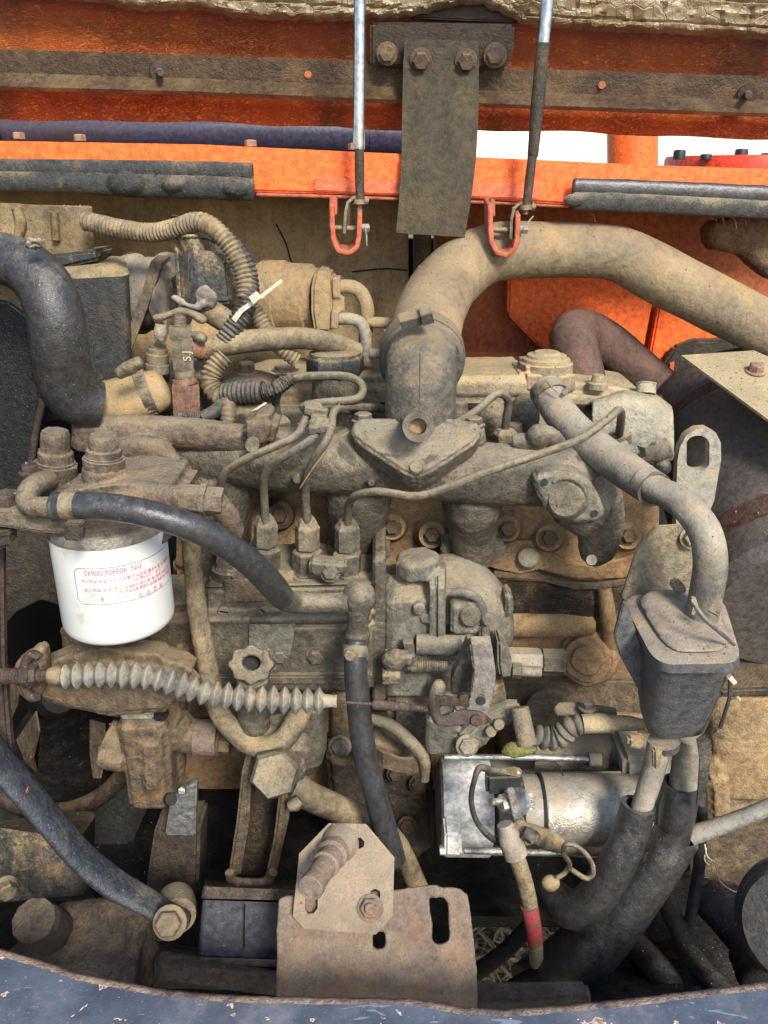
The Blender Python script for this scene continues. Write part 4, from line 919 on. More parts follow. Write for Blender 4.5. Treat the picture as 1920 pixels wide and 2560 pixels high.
t = thing('cable_tie', 'white plastic cable tie cinched round the ribbed conduit', 'cable tie')
obj('strap', G().strip([(580, 795, .86), (600, 770, .858), (640, 745, .858), (702, 698, .858)], [(590, 805, .86), (608, 780, .858), (646, 753, .858), (706, 704, .858)], .0016), 'zip_white', t)
obj('head', G().bar((630, 752, .852), (648, 738, .852), 22, 16, Vector((0, -.9, .3))), 'zip_white', t)
t = thing('heater_hose', 'grey dusty heater hose running from the brass valve', 'hose')
obj('hose', G().tube([(505, 872, .87, 29), (580, 858, .87, 29), (680, 848, .875, 28), (760, 846, .885, 27), (830, 858, .90, 26), (890, 880, .92, 24)], n=26, wob=.02), 'rubber_tan', t)
worm_clamp(t, (492, 872, .868), (518, 869, .868), 32, [(482, 836, .84, 9), (500, 842, .835, 15), (512, 850, .835, 12)], 'clamp')

t = thing('shutoff_valve', 'brass shutoff valve with T-handle and hex body marked S.J', 'valve')
c0 = V(462, 1040, .84)
def vcol(v0, v1, r0, r1, n, mat, name, Y=.84, u0=464, u1=460, rot=.2):
    return obj(name, G().lathe(V(u0, v0, Y), V(u1, v1, Y), [(0, r0), (.08, r0 * 1.04), (.92, r1 * 1.04), (1, r1)], n=n, rot=rot), mat, t)
vcol(1042, 958, 36, 36, 6, 'copper', 'lower_hex', u0=468, u1=464); vcol(960, 944, 30, 28, 20, 'copper', 'copper_washer')
vcol(946, 926, 26, 26, 20, 'brass_dust', 'neck'); vcol(928, 842, 27, 29, 6, 'brass_dust', 'body', u0=459, u1=455); vcol(846, 815, 30, 30, 6, 'brass_dust', 'gland_nut', u0=452, u1=450)
obj('stem', G().tube([(450, 818, .84, 16), (450, 784, .84, 15)], n=16, step=1.5, rf=lambda x, q, L: 1 + .09 * math.sin(x / .0016 * 6.28)), 'brass_dust', t)
obj('t_handle', G().tube([(388, 794, .84, 12), (400, 794, .84, 14), (430, 784, .84, 12), (450, 778, .84, 14), (480, 784, .84, 13), (500, 796, .84, 18), (508, 800, .84, 16)], n=14, round0=.6, round1=.6, flat=(1, .7)), 'brass_dust', t, mods=CAST(.0016, 3, .0008, .006))
obj('drop_lug', G().tube([(402, 812, .84, 14), (400, 836, .84, 17), (404, 850, .84, 8)], n=12, round1=.5), 'pale_plate', t)
obj('side_port', G().tube([(470, 870, .84, 22), (500, 872, .85, 26)], n=18), 'copper', t)
cu = bpy.data.curves.new('mark', 'FONT'); cu.body = 'S.J'; cu.size = .0115; cu.extrude = .0003; cu.align_x = 'CENTER'; cu.align_y = 'CENTER'
tt = bpy.data.objects.new('tmp', cu); COL.objects.link(tt); me = bpy.data.meshes.new_from_object(tt.evaluated_get(bpy.context.evaluated_depsgraph_get())); bpy.data.objects.remove(tt)
me.transform(Matrix.Translation(V(468, 890, .8285)) @ Matrix.Rotation(R(90), 4, 'X') @ Matrix.Rotation(R(90), 4, 'Z'))
obj('stamped_letters', me, 'engrave', t, kind='stuff')
t = thing('temperature_sender', 'grey stubby sender with pale cap beside the brass valve', 'sensor')
obj('body', G().lathe(V(394, 930, .86), V(394, 862, .86), [(0, 30), (.3, 30), (.32, 27), (.65, 28), (.7, 24), (.85, 24), (.9, 20), (1, 20)], n=20), 'brass_dust', t)
obj('base', G().prism([(360, 925), (470, 918), (520, 930), (520, 1060), (360, 1060)], Y=.875, d=.06, bev=.006), 'cast_dust', t, mods=CAST(.003, 2, .001, .01))
# ------------------------------------------------------------------ fuel filter and its head
YF = .64
ctop = V(262, 1310, YF); RF = 141 * S(ctop)
t = thing('fuel_filter', 'white spin-on fuel filter with red printing upside down', 'filter')
zb = V(290, 1552, YF).z; Hf = ctop.z - zb
axis = ctop + Vector((.002, 0, 0)); kf = S(axis)
obj('canister', G().lathe(axis, axis - UP * Hf, [(.0, RF / kf * .985), (.02, RF / kf), (.5, RF / kf), (.90, RF / kf), (.95, RF / kf * .985), (.985, RF / kf * .93), (1.0, RF / kf * .80), (1.01, RF / kf * .4)], n=192), 'filter_white', t, ang=60)
obj('rim', G().lathe(axis + UP * .008, axis - UP * .004, [(0, RF / kf * .93), (.15, RF / kf * 1.0), (.6, RF / kf * 1.025), (.9, RF / kf * 1.02), (1, RF / kf * .99)], n=96), 'steel_dusty', t)
obj('gasket_plate', G().lathe(axis + UP * .030, axis + UP * .007, [(0, RF / kf * .90), (.7, RF / kf * .93), (.75, RF / kf * .97), (1, RF / kf * .97)], n=72), 'rust_plate', t)
def text_mesh(body, size, ext=.0001):
    cu = bpy.data.curves.new('print', 'FONT'); cu.body = body; cu.size = size; cu.extrude = ext; cu.align_x = 'LEFT'; cu.resolution_u = 3
    o = bpy.data.objects.new('tmp', cu); COL.objects.link(o)
    me = bpy.data.meshes.new_from_object(o.evaluated_get(bpy.context.evaluated_depsgraph_get())); bpy.data.objects.remove(o); return me
def wrap_print(name, me, phi0, z0, mat, fit=None):
    n = len(me.vertices)
    if n == 0: return
    co = np.empty(n * 3); me.vertices.foreach_get('co', co); co = co.reshape(-1, 3)
    if fit: co[:, 0] *= fit / max(co[:, 0].max(), 1e-6)
    ph = phi0 + R(5) - co[:, 0] / RF; r = RF + .0005 + co[:, 2]
    out = np.stack([axis.x + r * np.sin(ph), axis.y - r * np.cos(ph), z0 - co[:, 1]], 1)
    me.vertices.foreach_set('co', out.ravel()); me.update(); obj(name, me, mat, t, kind='stuff')
zf = lambda v: V(285, v + 12, YF - RF).z
wrap_print('printing', text_mesh('P/N  400406-00642', .0072), R(42), zf(1414), 'ink_red', R(55) * RF)
wrap_print('printing', text_mesh('시동을 건 후 누유를 점검하고 필요시 다시 조여 주십시오.', .0035), R(84), zf(1438), 'ink_red', R(102) * RF)
wrap_print('printing', text_mesh('(1.5 ~ 2.0 kgf.m)', .0035), R(66), zf(1449), 'ink_red', R(34) * RF)
wrap_print('printing', text_mesh('가스켓이 닿은 후 공구로 3/4회전 이상 조여 주십시오.', .0035), R(84), zf(1460), 'ink_red', R(100) * RF)
wrap_print('printing', text_mesh('설치시 가스켓에 깨끗한 오일을 발라주십시오.', .0035), R(84), zf(1471), 'ink_red', R(68) * RF)
wrap_print('printing', text_mesh('취   급   주   의', .0054), R(66), zf(1487), 'ink_red', R(30) * RF)
def border():
    pts = []; a0, a1, z0, z1 = R(92), R(-19), zf(1410), zf(1500); cr = .006
    path = [(a0, z0), (a1 + cr / RF, z0)] + [(a1 + cr / RF - cr / RF * math.sin(q), z0 - cr + cr * math.cos(q)) for q in np.linspace(0, math.pi / 2, 7)] + [(a1 + cr / RF - cr / RF * math.cos(q), z1 + cr - cr * math.sin(q)) for q in np.linspace(0, math.pi / 2, 7)] + [(a1 + cr / RF, z1), (a0, z1)]
    for (p, z), (p2, z2) in zip(path, path[1:]):
        m = max(2, int(abs(p2 - p) / .08) + 1)
        for k in range(m):
            a = p + (p2 - p) * k / m; zz = z + (z2 - z) * k / m
            pts.append(Vector((axis.x + (RF + .0001) * math.sin(a), axis.y - (RF + .0001) * math.cos(a), zz)))
    return pts
bp = border(); g = G()
rr_ = []
for i, p in enumerate(bp):
    q = (bp[min(i + 1, len(bp) - 1)] - bp[max(i - 1, 0)]).normalized(); x, y, _ = frame_of(q)
    rr_.append([p + (x * math.cos(a) + y * math.sin(a)) * .00035 for a in (0, 1.57, 3.14, 4.71)])
obj('label_border', g.rings(rr_), 'ink_grey', t)

t = thing('fuel_filter_manifold', 'rust-brown dusty fuel filter head with two banjo posts', 'filter head')
g = G().prism([(120, 1240), (300, 1218), (440, 1236), (450, 1285), (300, 1300), (120, 1300)], Y=.60, d=.09, bev=.008)
g.lathe(V(290, 1330, .65), V(288, 1230, .65), [(0, 140), (.4, 130), (.8, 90), (1, 70)], n=32)
g.tube([(300, 1235, .62, 40), (400, 1245, .61, 38), (480, 1252, .60, 36)], n=20)
g.lathe(V(140, 1260, .64), V(140, 1190, .64), [(0, 60), (.6, 56), (1, 50)], n=24)
g.lathe(V(262, 1270, .63), V(260, 1160, .63), [(0, 60), (.3, 52), (.5, 54), (.9, 52), (1, 46)], n=24)
g.prism([(40, 1200), (70, 1158), (96, 1160), (110, 1230), (60, 1270)], Y=.63, d=.03, bev=.004)
obj('casting', g, 'cast_rustdust', t, mods=CAST(.0018, 4, .0014, .004))
obj('mount_bar', G().prism([(-60, 1276), (60, 1278), (190, 1302), (196, 1340), (100, 1334), (-60, 1312)], Y=.585, d=.03, bev=.003), 'steel_bolt', t)
def post(u, v0, v1, Y, nm):
    obj(nm, G().lathe(V(u, v0, Y), V(u - 2, v1, Y), [(0, 50), (.30, 52), (.32, 47), (.36, 47), (.38, 44), (.55, 42), (.60, 36), (.92, 34), (1, 30)], n=18), 'cast_rustdust', t, mods=[('U', 2, 1), ('D', .0016, .006)])
post(140, 1196, 1076, .64, 'banjo_post'); post(260, 1170, 1086, .63, 'banjo_post')
obj('cap_lip', G().bar((278, 1118, .60), (296, 1100, .60), 14, 20), 'cast_rustdust', t)
bolt((20, 1272, .60), UP, 33, 44, 'rust_dark', t); bolt((76, 1180, .62), UP, 22, 20, 'rust_dark', t)
obj('outlet_nut', G().lathe(V(452, 1248, .60), V(558, 1256, .60), [(0, 38), (.45, 40), (.46, 44), (.60, 44), (.62, 38), (1, 36)], n=6, rot=.3), 'cast_rustdust', t, mods=[('U', 2, 1), ('D', .0014, .006)])
obj('outlet_neck', G().tube([(540, 1256, .60, 30), (570, 1290, .605, 28), (585, 1330, .61, 26)], n=16), 'cast_rustdust', t)
obj('lower_nut', G().lathe(V(-10, 1318, .60), V(0, 1365, .60), [(0, 50), (.2, 52), (.25, 46), (.7, 44), (.75, 22), (1, 20)], n=6), 'cast_dark', t)
obj('inlet_pipe', G().tube([(120, 1200, .62, 26), (88, 1212, .60, 27), (66, 1240, .59, 27), (78, 1266, .58, 27), (112, 1268, .575, 27), (150, 1268, .575, 27)], n=20), 'cast_rustdust', t)

t = thing('fuel_hose', 'clean black rubber fuel hose draped in front of the white filter', 'hose')
obj('hose', G().tube([(138, 1267, .57, 36), (190, 1266, .567, 36), (280, 1268, .565, 35), (400, 1292, .565, 35), (520, 1336, .575, 35), (620, 1402, .60, 35), (680, 1462, .635, 34), (704, 1492, .66, 31)], n=28, step=8, wob=.012), 'rubber_clean', t)
obj('spring_clip', G().tube([(160, 1266, .568, 38), (196, 1266, .567, 38)], n=28), 'clamp', t)
obj('clip_tab', G().prism([(160, 1308), (206, 1308), (204, 1354), (160, 1352)], Y=.548, d=.008, bev=.001), 'cast_dark', t)
obj('hose_end', G().tube([(134, 1267, .57, 38), (150, 1267, .57, 37)], n=28), 'rubber_clean', t)

# ------------------------------------------------------------------ injection pump
t = thing('injection_pump', 'dusty inline injection pump with four hex delivery valves', 'fuel pump')
g = G().prism([(508, 1560), (930, 1556), (936, 1740), (520, 1740)], Y=.735, d=.12, bev=.006)
g.prism([(508, 1470), (940, 1462), (940, 1562), (508, 1562)], Y=.748, d=.10, bev=.004)
g.prism([(520, 1440), (760, 1432), (930, 1440), (930, 1500), (520, 1500)], Y=.765, d=.08, bev=.004)
g.prism([(930, 1400), (965, 1390), (965, 1760), (930, 1760)], Y=.745, d=.10, bev=.003)
g.prism([(508, 1548), (930, 1542), (930, 1562), (508, 1566)], Y=.730, d=.05, bev=.002)
obj('housing', g, 'pump_dust', t, mods=CAST(.0022, 2, .0012, .005))
obj('name_plate', G().prism([(562, 1452), (640, 1448), (664, 1504), (562, 1506)], Y=.745, d=.003, bev=.0006), 'cast_rustdust', t, mods=[('U', 3, 1), ('D', .002, .003)])
obj('cover_plate', G().prism([(622, 1556), (740, 1556), (725, 1640), (640, 1650), (622, 1620)], Y=.7315, d=.006, bev=.0008), 'gov_dust', t)
obj('plate_edge', G().prism([(508, 1556), (620, 1558), (620, 1700), (516, 1700)], Y=.731, d=.004, bev=.001), 'pump_dust', t)
for u in (560, 660, 758, 856):
    s_ = obj('slotted_screw', G().lathe(V(u, 1530, .749), V(u, 1530, .742), [(0, 16), (.8, 16), (1, 14)], n=18), 'pump_dust', t)
    a = u * .37; obj('slot', G().bar(V(u, 1530, .7415) - Vector((math.cos(a), 0, math.sin(a))) * .0045, V(u, 1530, .7415) + Vector((math.cos(a), 0, math.sin(a))) * .0045, 4, 2, Vector((0, -1, 0))), 'near_black', s_)
for i, (u, v) in enumerate(((572, 1330), (664, 1340), (768, 1345), (868, 1348))):
    c = V(u, v + 105, .775); d = V(u, v - 50, .775)
    h = obj('delivery_valve', G().lathe(V(u, v + 112, .775), V(u, v + 30, .775), [(0, 40), (.35, 40), (.40, 37), (.95, 37), (1, 33)], n=6, rot=.3 + i * .2), 'pump_dust', t, mods=[('U', 3, 1), ('D', .0016, .005)])
    obj('base_collar', G().lathe(V(u, v + 124, .775), V(u, v + 86, .775), [(0, 44), (.9, 43), (1, 38)], n=18), 'pump_dust', h, mods=[('U', 2, 1), ('D', .0016, .006)])
obj('lock_plate', G().prism([(772, 1402), (868, 1410), (866, 1442), (780, 1446), (770, 1430)], Y=.742, d=.02, bev=.003), 'pump_dust', t, mods=CAST(.0014, 2, .001, .005))
bolt((826, 1430, .744), TOCAM, 20, 16, 'pump_dust', t)
bolt((790, 1640, .734), FR, 20, 14, 'pump_dust', t); bolt((600, 1440, .76), TOCAM, 20, 16, 'pump_dust', t); bolt((640, 1446, .76), TOCAM, 18, 14, 'pump_dust', t)
obj('union_pipe', G().tube([(694, 1478, .652, 25), (712, 1498, .665, 29), (740, 1506, .68, 28), (800, 1508, .685, 26), (870, 1506, .685, 26)], n=18), 'pump_dust', t)
obj('banjo_dome', G().sphere((897, 1494, .69), 43, (1, .9, 1.1), n=24).lathe(V(895, 1520, .69), V(893, 1610, .69), [(0, 34), (.3, 28), (.6, 28), (.7, 32), (1, 32)], n=20), 'pump_dust', t, mods=CAST(.0018, 3, .001, .005))

obj('joint_line', G().tube([(510, 1469, .7465), (700, 1466, .7465), (936, 1461, .7465)], r=1.6, n=5), 'near_black', t)
obj('lower_flange', G().prism([(512, 1690), (930, 1690), (930, 1712), (514, 1712)], Y=.728, d=.02, bev=.002), 'pump_dust', t)
for u in (700, 900): bolt((u, 1640, .7335), FR, 18, 12, 'pump_dust', t)
# injector pipes
def pipe(name, label, pts, r=10.5, nut=None, mat='pipe_dust'):
    t = thing(name, label, 'pipe', 'steel injector pipes')
    obj('pipe', G().tube(pts, r=r, n=14, step=6, wob=.06, wfreq=120), mat, t)
    for (u, v0, v1, Y, rr) in (nut or ()):
        obj('nut', G().lathe(V(u, v1, Y), V(u, v0, Y), [(0, rr), (.05, rr * 1.02), (.70, rr * 1.02), (.78, rr * .9), (.95, rr * .68), (1, rr * .55)], n=6, rot=.4), mat, t, mods=[('U', 3, 1), ('D', .0014, .005)])
    return t
pipe('injector_pipe', 'injector pipe sweeping furthest from the elbow, down behind the black hose', [(570, 1320, .77), (556, 1250, .765), (551, 1216, .755), (566, 1180, .745), (616, 1147, .735), (692, 1114, .73), (742, 1087, .735), (760, 1056, .75), (768, 1030, .77)], nut=[(572, 1290, 1366, .775, 30)])
pipe('injector_pipe', 'second injector pipe from the black hose, bending once to the clip', [(664, 1310, .77), (660, 1238, .765), (660, 1200, .755), (676, 1166, .745), (717, 1137, .735), (763, 1109, .735), (788, 1087, .745), (798, 1050, .76), (800, 1030, .77)], nut=[(664, 1288, 1362, .775, 30)])
pipe('injector_pipe', 'steep injector pipe with a straw blade stuck against it', [(768, 1305, .77), (764, 1240, .765), (765, 1206, .755), (772, 1175, .745), (792, 1138, .735), (816, 1102, .735), (829, 1066, .745), (831, 1040, .76), (842, 1024, .78), (872, 1026, .82), (930, 1034, .86)], nut=[(768, 1292, 1368, .775, 31)])
pipe('injector_pipe', 'long injector pipe running along the manifold towards the breather hose', [(869, 1310, .77), (872, 1264, .755), (888, 1241, .735), (920, 1231, .72), (959, 1230, .712), (1043, 1240, .71), (1127, 1216, .71), (1212, 1182, .715), (1300, 1152, .72), (1400, 1118, .725), (1460, 1092, .73), (1520, 1048, .74), (1545, 1026, .76), (1553, 1040, .80), (1548, 1085, .86)], nut=[(868, 1296, 1372, .775, 31), (1548, 1076, 1110, .87, 30)])
pipe('injector_pipe', 'looped injector pipe in front of the octagonal cap', [(697, 1060, .87), (690, 1000, .86), (708, 966, .85), (748, 944, .84), (811, 939, .835), (870, 942, .835), (903, 960, .83), (906, 982, .82), (888, 998, .81), (836, 1004, .80), (790, 1008, .79), (770, 1016, .785)], nut=[(700, 1040, 1080, .87, 26)])
pipe('injector_pipe', 'short injector pipe passing behind the intake elbow', [(790, 1022, .79), (830, 1014, .80), (900, 1018, .82), (960, 1022, .85)])
pipe('injector_pipe', 'hooked injector pipe between the elbow and the breather hose', [(1130, 1064, .84), (1190, 1028, .85), (1233, 990, .86), (1256, 985, .87), (1271, 1006, .88), (1266, 1050, .885), (1262, 1085, .89)], nut=[(1262, 1070, 1110, .89, 30)])
t = thing('pipe_clip', 'lumpy dust-caked clip holding the injector pipes together', 'clip')
obj('clip', G().sphere((778, 1018, .765), 26, (1.2, .8, .7)).bar((760, 1024, .755), (820, 1034, .76), 24, 22).sphere((800, 1060, .75), 24, (1.3, .7, .9)).bar((772, 1076, .742), (836, 1066, .745), 22, 20).sphere((790, 1040, .76), 18), 'pipe_dust', t, mods=CAST(.0016, 3, .0024, .005))
obj('straw_blade', G().tube([(750, 1220, .722, 1.6), (790, 1160, .715, 2.2), (830, 1110, .715, 2.4), (870, 1080, .72, 1.6)], n=6), 'straw', label='pale straw blade lying across the steep injector pipe', cat='straw')

# ------------------------------------------------------------------ governor housing
t = thing('governor_housing', 'rounded dust-caked governor housing beside the injection pump', 'governor')
g = G().sphere((1116, 1572, .82), 168, (1.0, .80, 1.18), n=40)
g.prism([(1110, 1560), (1250, 1560), (1268, 1600), (1272, 1690), (1230, 1760), (1110, 1760)], Y=.775, d=.08, bev=.016, seg=4)
g.loft([((956, 1410, .84), (1080, 1400, .84), (1080, 1430, .775), (956, 1440, .775)), ((950, 1480, .84), (1084, 1480, .84), (1084, 1500, .742), (950, 1510, .742)), ((950, 1620, .84), (1084, 1620, .84), (1084, 1620, .738), (950, 1620, .738)), ((952, 1740, .84), (1084, 1740, .84), (1084, 1740, .738), (952, 1740, .738))], .35, 6)
g.loft([((1072, 1404, .82), (1114, 1404, .82), (1114, 1420, .758), (1072, 1420, .758)), ((1072, 1460, .82), (1114, 1460, .82), (1114, 1470, .736), (1072, 1470, .736)), ((1072, 1610, .82), (1114, 1610, .82), (1114, 1610, .734), (1072, 1610, .734))], .1)
g.prism([(1126, 1512), (1190, 1512), (1198, 1590), (1126, 1592)], Y=.738, d=.04, bev=.003)
g.tube([(1116, 1480, .745, 11), (1170, 1484, .742, 12), (1200, 1506, .744, 12), (1212, 1560, .748, 12), (1214, 1610, .75, 12)], n=12)
g.lathe(V(1046, 1430, .77), V(1042, 1386, .77), [(0, 60), (.75, 58), (1, 46)], n=8, rot=.3)
g.prism([(1262, 1484), (1284, 1490), (1286, 1540), (1264, 1552)], Y=.785, d=.03, bev=.003)
g.tube([(1046, 1510, .748, 16), (1048, 1524, .734, 16)], n=12).tube([(1062, 1540, .748, 13), (1064, 1548, .738, 13)], n=12)
obj('casting', g, 'gov_dust', t, mods=CAST(.0018, 3, .001, .005))
obj('joint_line', G().tube([(1094, 1440, .7435), (1094, 1475, .7335), (1094, 1605, .7325)], r=1.6, n=5), 'near_black', t)
bolt((1174, 1538, .739), (.2, -.95, .2), 27, 16, 'pump_dust', t, kind='round'); bolt((1215, 1545, .745), (.4, -.9, .1), 17, 18, 'gov_dust', t, kind='round')
obj('lower_body', G().prism([(966, 1740), (1090, 1740), (1150, 1760), (1260, 1700), (1270, 1760), (1220, 1860), (1070, 1890), (966, 1840)], Y=.755, d=.08, bev=.01), 'pump_dust', t, mods=CAST(.0024, 3, .0014, .006))
obj('idle_screw', G().tube([(1030, 1668, .725, 14), (1070, 1666, .722, 14), (1118, 1666, .72, 13)], n=16, step=1.6, rf=lambda x, q, L: 1 + .09 * math.sin(x / .0018 * 6.28), round1=.2), 'cast_grey', t)
obj('screw_bracket', G().sphere((985, 1650, .72), 32, (1, .7, 1)).bar((955, 1690, .72), (1000, 1690, .72), 40, 30).bar((1020, 1600, .725), (1030, 1670, .725), 26, 26).bar((960, 1640, .72), (1030, 1650, .72), 24, 24), 'pump_dust', t, mods=CAST(.0018, 3, .002, .005))
obj('shaft', G().tube([(1040, 1610, .735, 26), (1180, 1614, .735, 26)], n=20), 'gov_dust', t)
obj('spindle', G().tube([(1140, 1640, .735, 10), (1180, 1638, .735, 10)], n=14), 'pale_plate', t)

t = thing('delivery_union', 'tan hex coupling with threaded stud beside the control lever', 'fitting')
obj('coupling', G().lathe(V(1270, 1650, .76), V(1352, 1652, .76), [(0, 32), (.9, 32), (1, 29)], n=6), 'pale_plate', t)
obj('union_nut', G().lathe(V(1352, 1652, .76), V(1412, 1654, .76), [(0, 28), (.05, 33), (.9, 33), (1, 28)], n=6, rot=.3), 'cast_grey', t)
obj('lug', G().prism([(1244, 1600), (1262, 1610), (1280, 1650), (1284, 1694), (1250, 1696), (1244, 1660)], Y=.735, d=.03, bev=.003), 'gov_dust', t)
bolt((1282, 1676, .74), (1, -.1, 0), 20, 22, 'pump_dust', t, kind='hex', name='nut')
obj('threaded_stud', G().tube([(1300, 1677, .74, 13), (1352, 1680, .74, 13)], n=16, step=1.5, rf=lambda x, q, L: 1 + .10 * math.sin(x / .0021 * 6.28)), 'pale_plate', t)

t = thing('control_lever', 'worn steel control lever strap above the rusty cable clevis', 'lever')
obj('strap', G().strip([(1168, 1598, .70), (1174, 1590, .69), (1178, 1610, .68), (1186, 1680, .672), (1180, 1722, .668), (1168, 1768, .662), (1160, 1800, .66)], [(1218, 1592, .70), (1226, 1588, .69), (1230, 1610, .68), (1241, 1685, .672), (1238, 1715, .668), (1224, 1780, .662), (1210, 1812, .66)], .006), 'lever', t, mods=[('R', .0014), ('S', 2)])
obj('gusset', G().prism([(1172, 1600), (1166, 1620), (1130, 1700), (1128, 1740), (1176, 1740), (1184, 1680)], Y=.70, d=.02, bev=.002), 'pump_dust', t, mods=CAST(.0016, 2, .0012, .005))
obj('hole', G().lathe(V(1203, 1752, .664), V(1203, 1752, .6615), [(0, 11), (1, 11)], n=16), 'near_black', t)
obj('ball', G().tube([(1085, 1752, .72, 18), (1096, 1722, .72, 20), (1100, 1712, .72, 18)], n=14, round1=.7), 'gov_dust', t)

# ------------------------------------------------------------------ throttle cable
t = thing('throttle_cable', 'throttle cable in a ribbed grey rubber bellows', 'cable')
rings_n = 23
def bell(x, q, L):
    ph = (q * rings_n) % 1.0
    e = min(q / .02, 1, (1 - q) / .02)
    k = int(q * rings_n); am = .90 + .10 * math.sin(k * 2.3) * math.sin(k * .9 + 1)
    return .44 + .56 * am * (1 - abs(2 * ph - 1) ** 1.25) * (.55 + .45 * e)
obj('bellows', G().tube([(150, 1692, .60, 33), (270, 1686, .60, 36), (370, 1692, .60, 37), (450, 1713, .60, 37), (540, 1737, .60, 37), (640, 1747, .60, 37), (720, 1751, .60, 37), (812, 1752, .60, 36)], n=28, step=1.6, rf=bell), 'bellows', t, ang=60)
obj('bellows_neck', G().tube([(122, 1690, .60, 20), (140, 1690, .60, 26), (160, 1690, .60, 20)], n=20), 'clamp', t)
obj('ferrule', G().tube([(806, 1752, .60, 20), (818, 1752, .60, 16), (836, 1753, .60, 15), (842, 1753, .60, 17)], n=18), 'pale_plate', t)
obj('wire_rope', G().tube([(838, 1754, .60, 4.2), (880, 1757, .60, 4.2), (934, 1761, .602, 4.2)], n=10, step=1.2, rf=lambda x, q, L: 1 + .14 * math.sin(x / .002 * 6.28)), 'rust_dark', t)
obj('rod_end', G().tube([(932, 1762, .602, 10), (940, 1762, .602, 13), (1020, 1768, .605, 12)], n=16), 'rust_dark', t)
obj('threaded_rod', G().tube([(1018, 1768, .605, 9), (1080, 1774, .608, 9)], n=14, step=1.2, rf=lambda x, q, L: 1 + .1 * math.sin(x / .0014 * 6.28)), 'rust_dark', t)
bolt((1074, 1774, .608), (1, 0, -.05), 15, 14, 'rust_dark', t, kind='hex', name='lock_nut')
g = G().strip([(1090, 1740, .60), (1086, 1756, .60), (1086, 1790, .60), (1092, 1812, .60), (1120, 1818, .60), (1170, 1812, .60), (1208, 1814, .60), (1222, 1800, .60)], [(1090, 1738, .606), (1092, 1756, .606), (1100, 1782, .606), (1110, 1788, .606), (1130, 1780, .606), (1160, 1774, .606), (1200, 1778, .606), (1216, 1790, .606)], .006)
g.strip([(1090, 1742, .605), (1110, 1736, .62), (1140, 1744, .64), (1165, 1752, .65)], [(1094, 1764, .605), (1112, 1764, .62), (1140, 1762, .64), (1165, 1764, .65)], .005).bar((1092, 1740, .61), (1094, 1800, .61), 18, 14, Vector((1, 0, 0)))
obj('clevis', g, 'rust_dark', t, mods=[('R', .0013), ('S', 3)])
bolt((1190, 1800, .602), TOCAM, 15, 10, 'rust_dark', t, kind='round', name='clevis_pin')
obj('spring_loop', G().tube([V(1160 + 14 * math.cos(a), 1742 + 10 * math.sin(a), .64) for a in np.linspace(2.4, 6.6, 12)], r=3, n=8), 'near_black', t)
obj('outer_thread', G().tube([(-40, 1690, .60, 19), (30, 1690, .60, 19), (62, 1690, .60, 19)], n=18, step=1.4, rf=lambda x, q, L: 1 + .08 * math.sin(x / .0018 * 6.28)), 'rust_dark', t)
obj('inner_thread', G().tube([(86, 1690, .60, 17), (126, 1690, .60, 17)], n=18, step=1.4, rf=lambda x, q, L: 1 + .08 * math.sin(x / .0018 * 6.28)), 'rust_dark', t)
bolt((64, 1690, .60), (1, -.2, 0), 30, 18, 'rust_dark', t, kind='hex', name='nut'); bolt((92, 1688, .60), (-1, -.1, 0), 28, 16, 'rust_dark', t, kind='hex', name='nut')
t = thing('cable_bracket', 'rusty cast bracket arm holding the threaded end of the bellows cable', 'bracket')
g = G().prism([(36, 1660), (70, 1640), (84, 1620), (104, 1624), (112, 1660), (112, 1720), (90, 1756), (60, 1760), (34, 1730), (24, 1690)], Y=.612, d=.02, bev=.006)
g.prism([(60, 1700), (130, 1668), (240, 1640), (420, 1660), (500, 1720), (440, 1800), (260, 1812), (150, 1790), (70, 1764)], Y=.64, d=.05, bev=.012)
obj('arm', g, 'cast_brown', t, mods=CAST(.0024, 5, .0016, .008))
obj('clamp_plate', G().tube([V(84 + 26 * math.cos(a), 1690 + 54 * math.sin(a), .605) for a in np.linspace(1.2, 5.2, 20)], r=12, n=10), 'rust_dark', t)
# ------------------------------------------------------------------ lower left: gear case, mounts, bar
t = thing('gear_case', 'brown dirt-caked gear case casting below the bellows', 'gear case')
g = G().prism([(130, 1560), (300, 1530), (520, 1520), (580, 1600), (580, 1810), (420, 1850), (260, 1810), (160, 1740)], Y=.76, d=.10, bev=.014)
g.prism([(420, 1640), (460, 1640), (460, 1830), (420, 1830)], Y=.74, d=.05, bev=.006)
g.prism([(282, 1812), (396, 1806), (420, 1840), (430, 2020), (418, 2034), (328, 2034), (318, 2020), (300, 1900)], Y=.69, d=.08, bev=.006)
g.prism([(346, 1860), (396, 1856), (404, 1980), (356, 1990)], Y=.684, d=.03, bev=.004)
g.tube([(262, 1840, .72, 46), (300, 1860, .72, 50), (310, 1900, .72, 40)], n=16)
g.tube([(244, 1896, .70, 22), (280, 1900, .70, 27), (310, 1902, .70, 27)], n=14)
g.tube([(430, 1810, .72, 50), (470, 1840, .72, 44), (546, 1842, .72, 44)], n=18)
g.tube([(425, 1860, .73, 34), (440, 1920, .73, 24), (425, 1980, .73, 18)], n=14)
obj('casting', g, 'cast_brown', t, mods=CAST(.0024, 4, .0016, .007))
obj('bearing_sleeve', G().tube([(488, 1844, .715, 43), (544, 1846, .715, 43)], n=28), 'rust_plate', t)
bolt((548, 1862, .715), (1, -.1, 0), 26, 30, 'bolt_brown', t); obj('flat', G().prism([(300, 1782), (384, 1782), (384, 1800), (300, 1800)], Y=.685, d=.01, bev=.002), 'cover_light', t)
obj('dark_seal', G().prism([(382, 1786), (416, 1784), (416, 1804), (384, 1806)], Y=.682, d=.012, bev=.002), 'near_black', t)
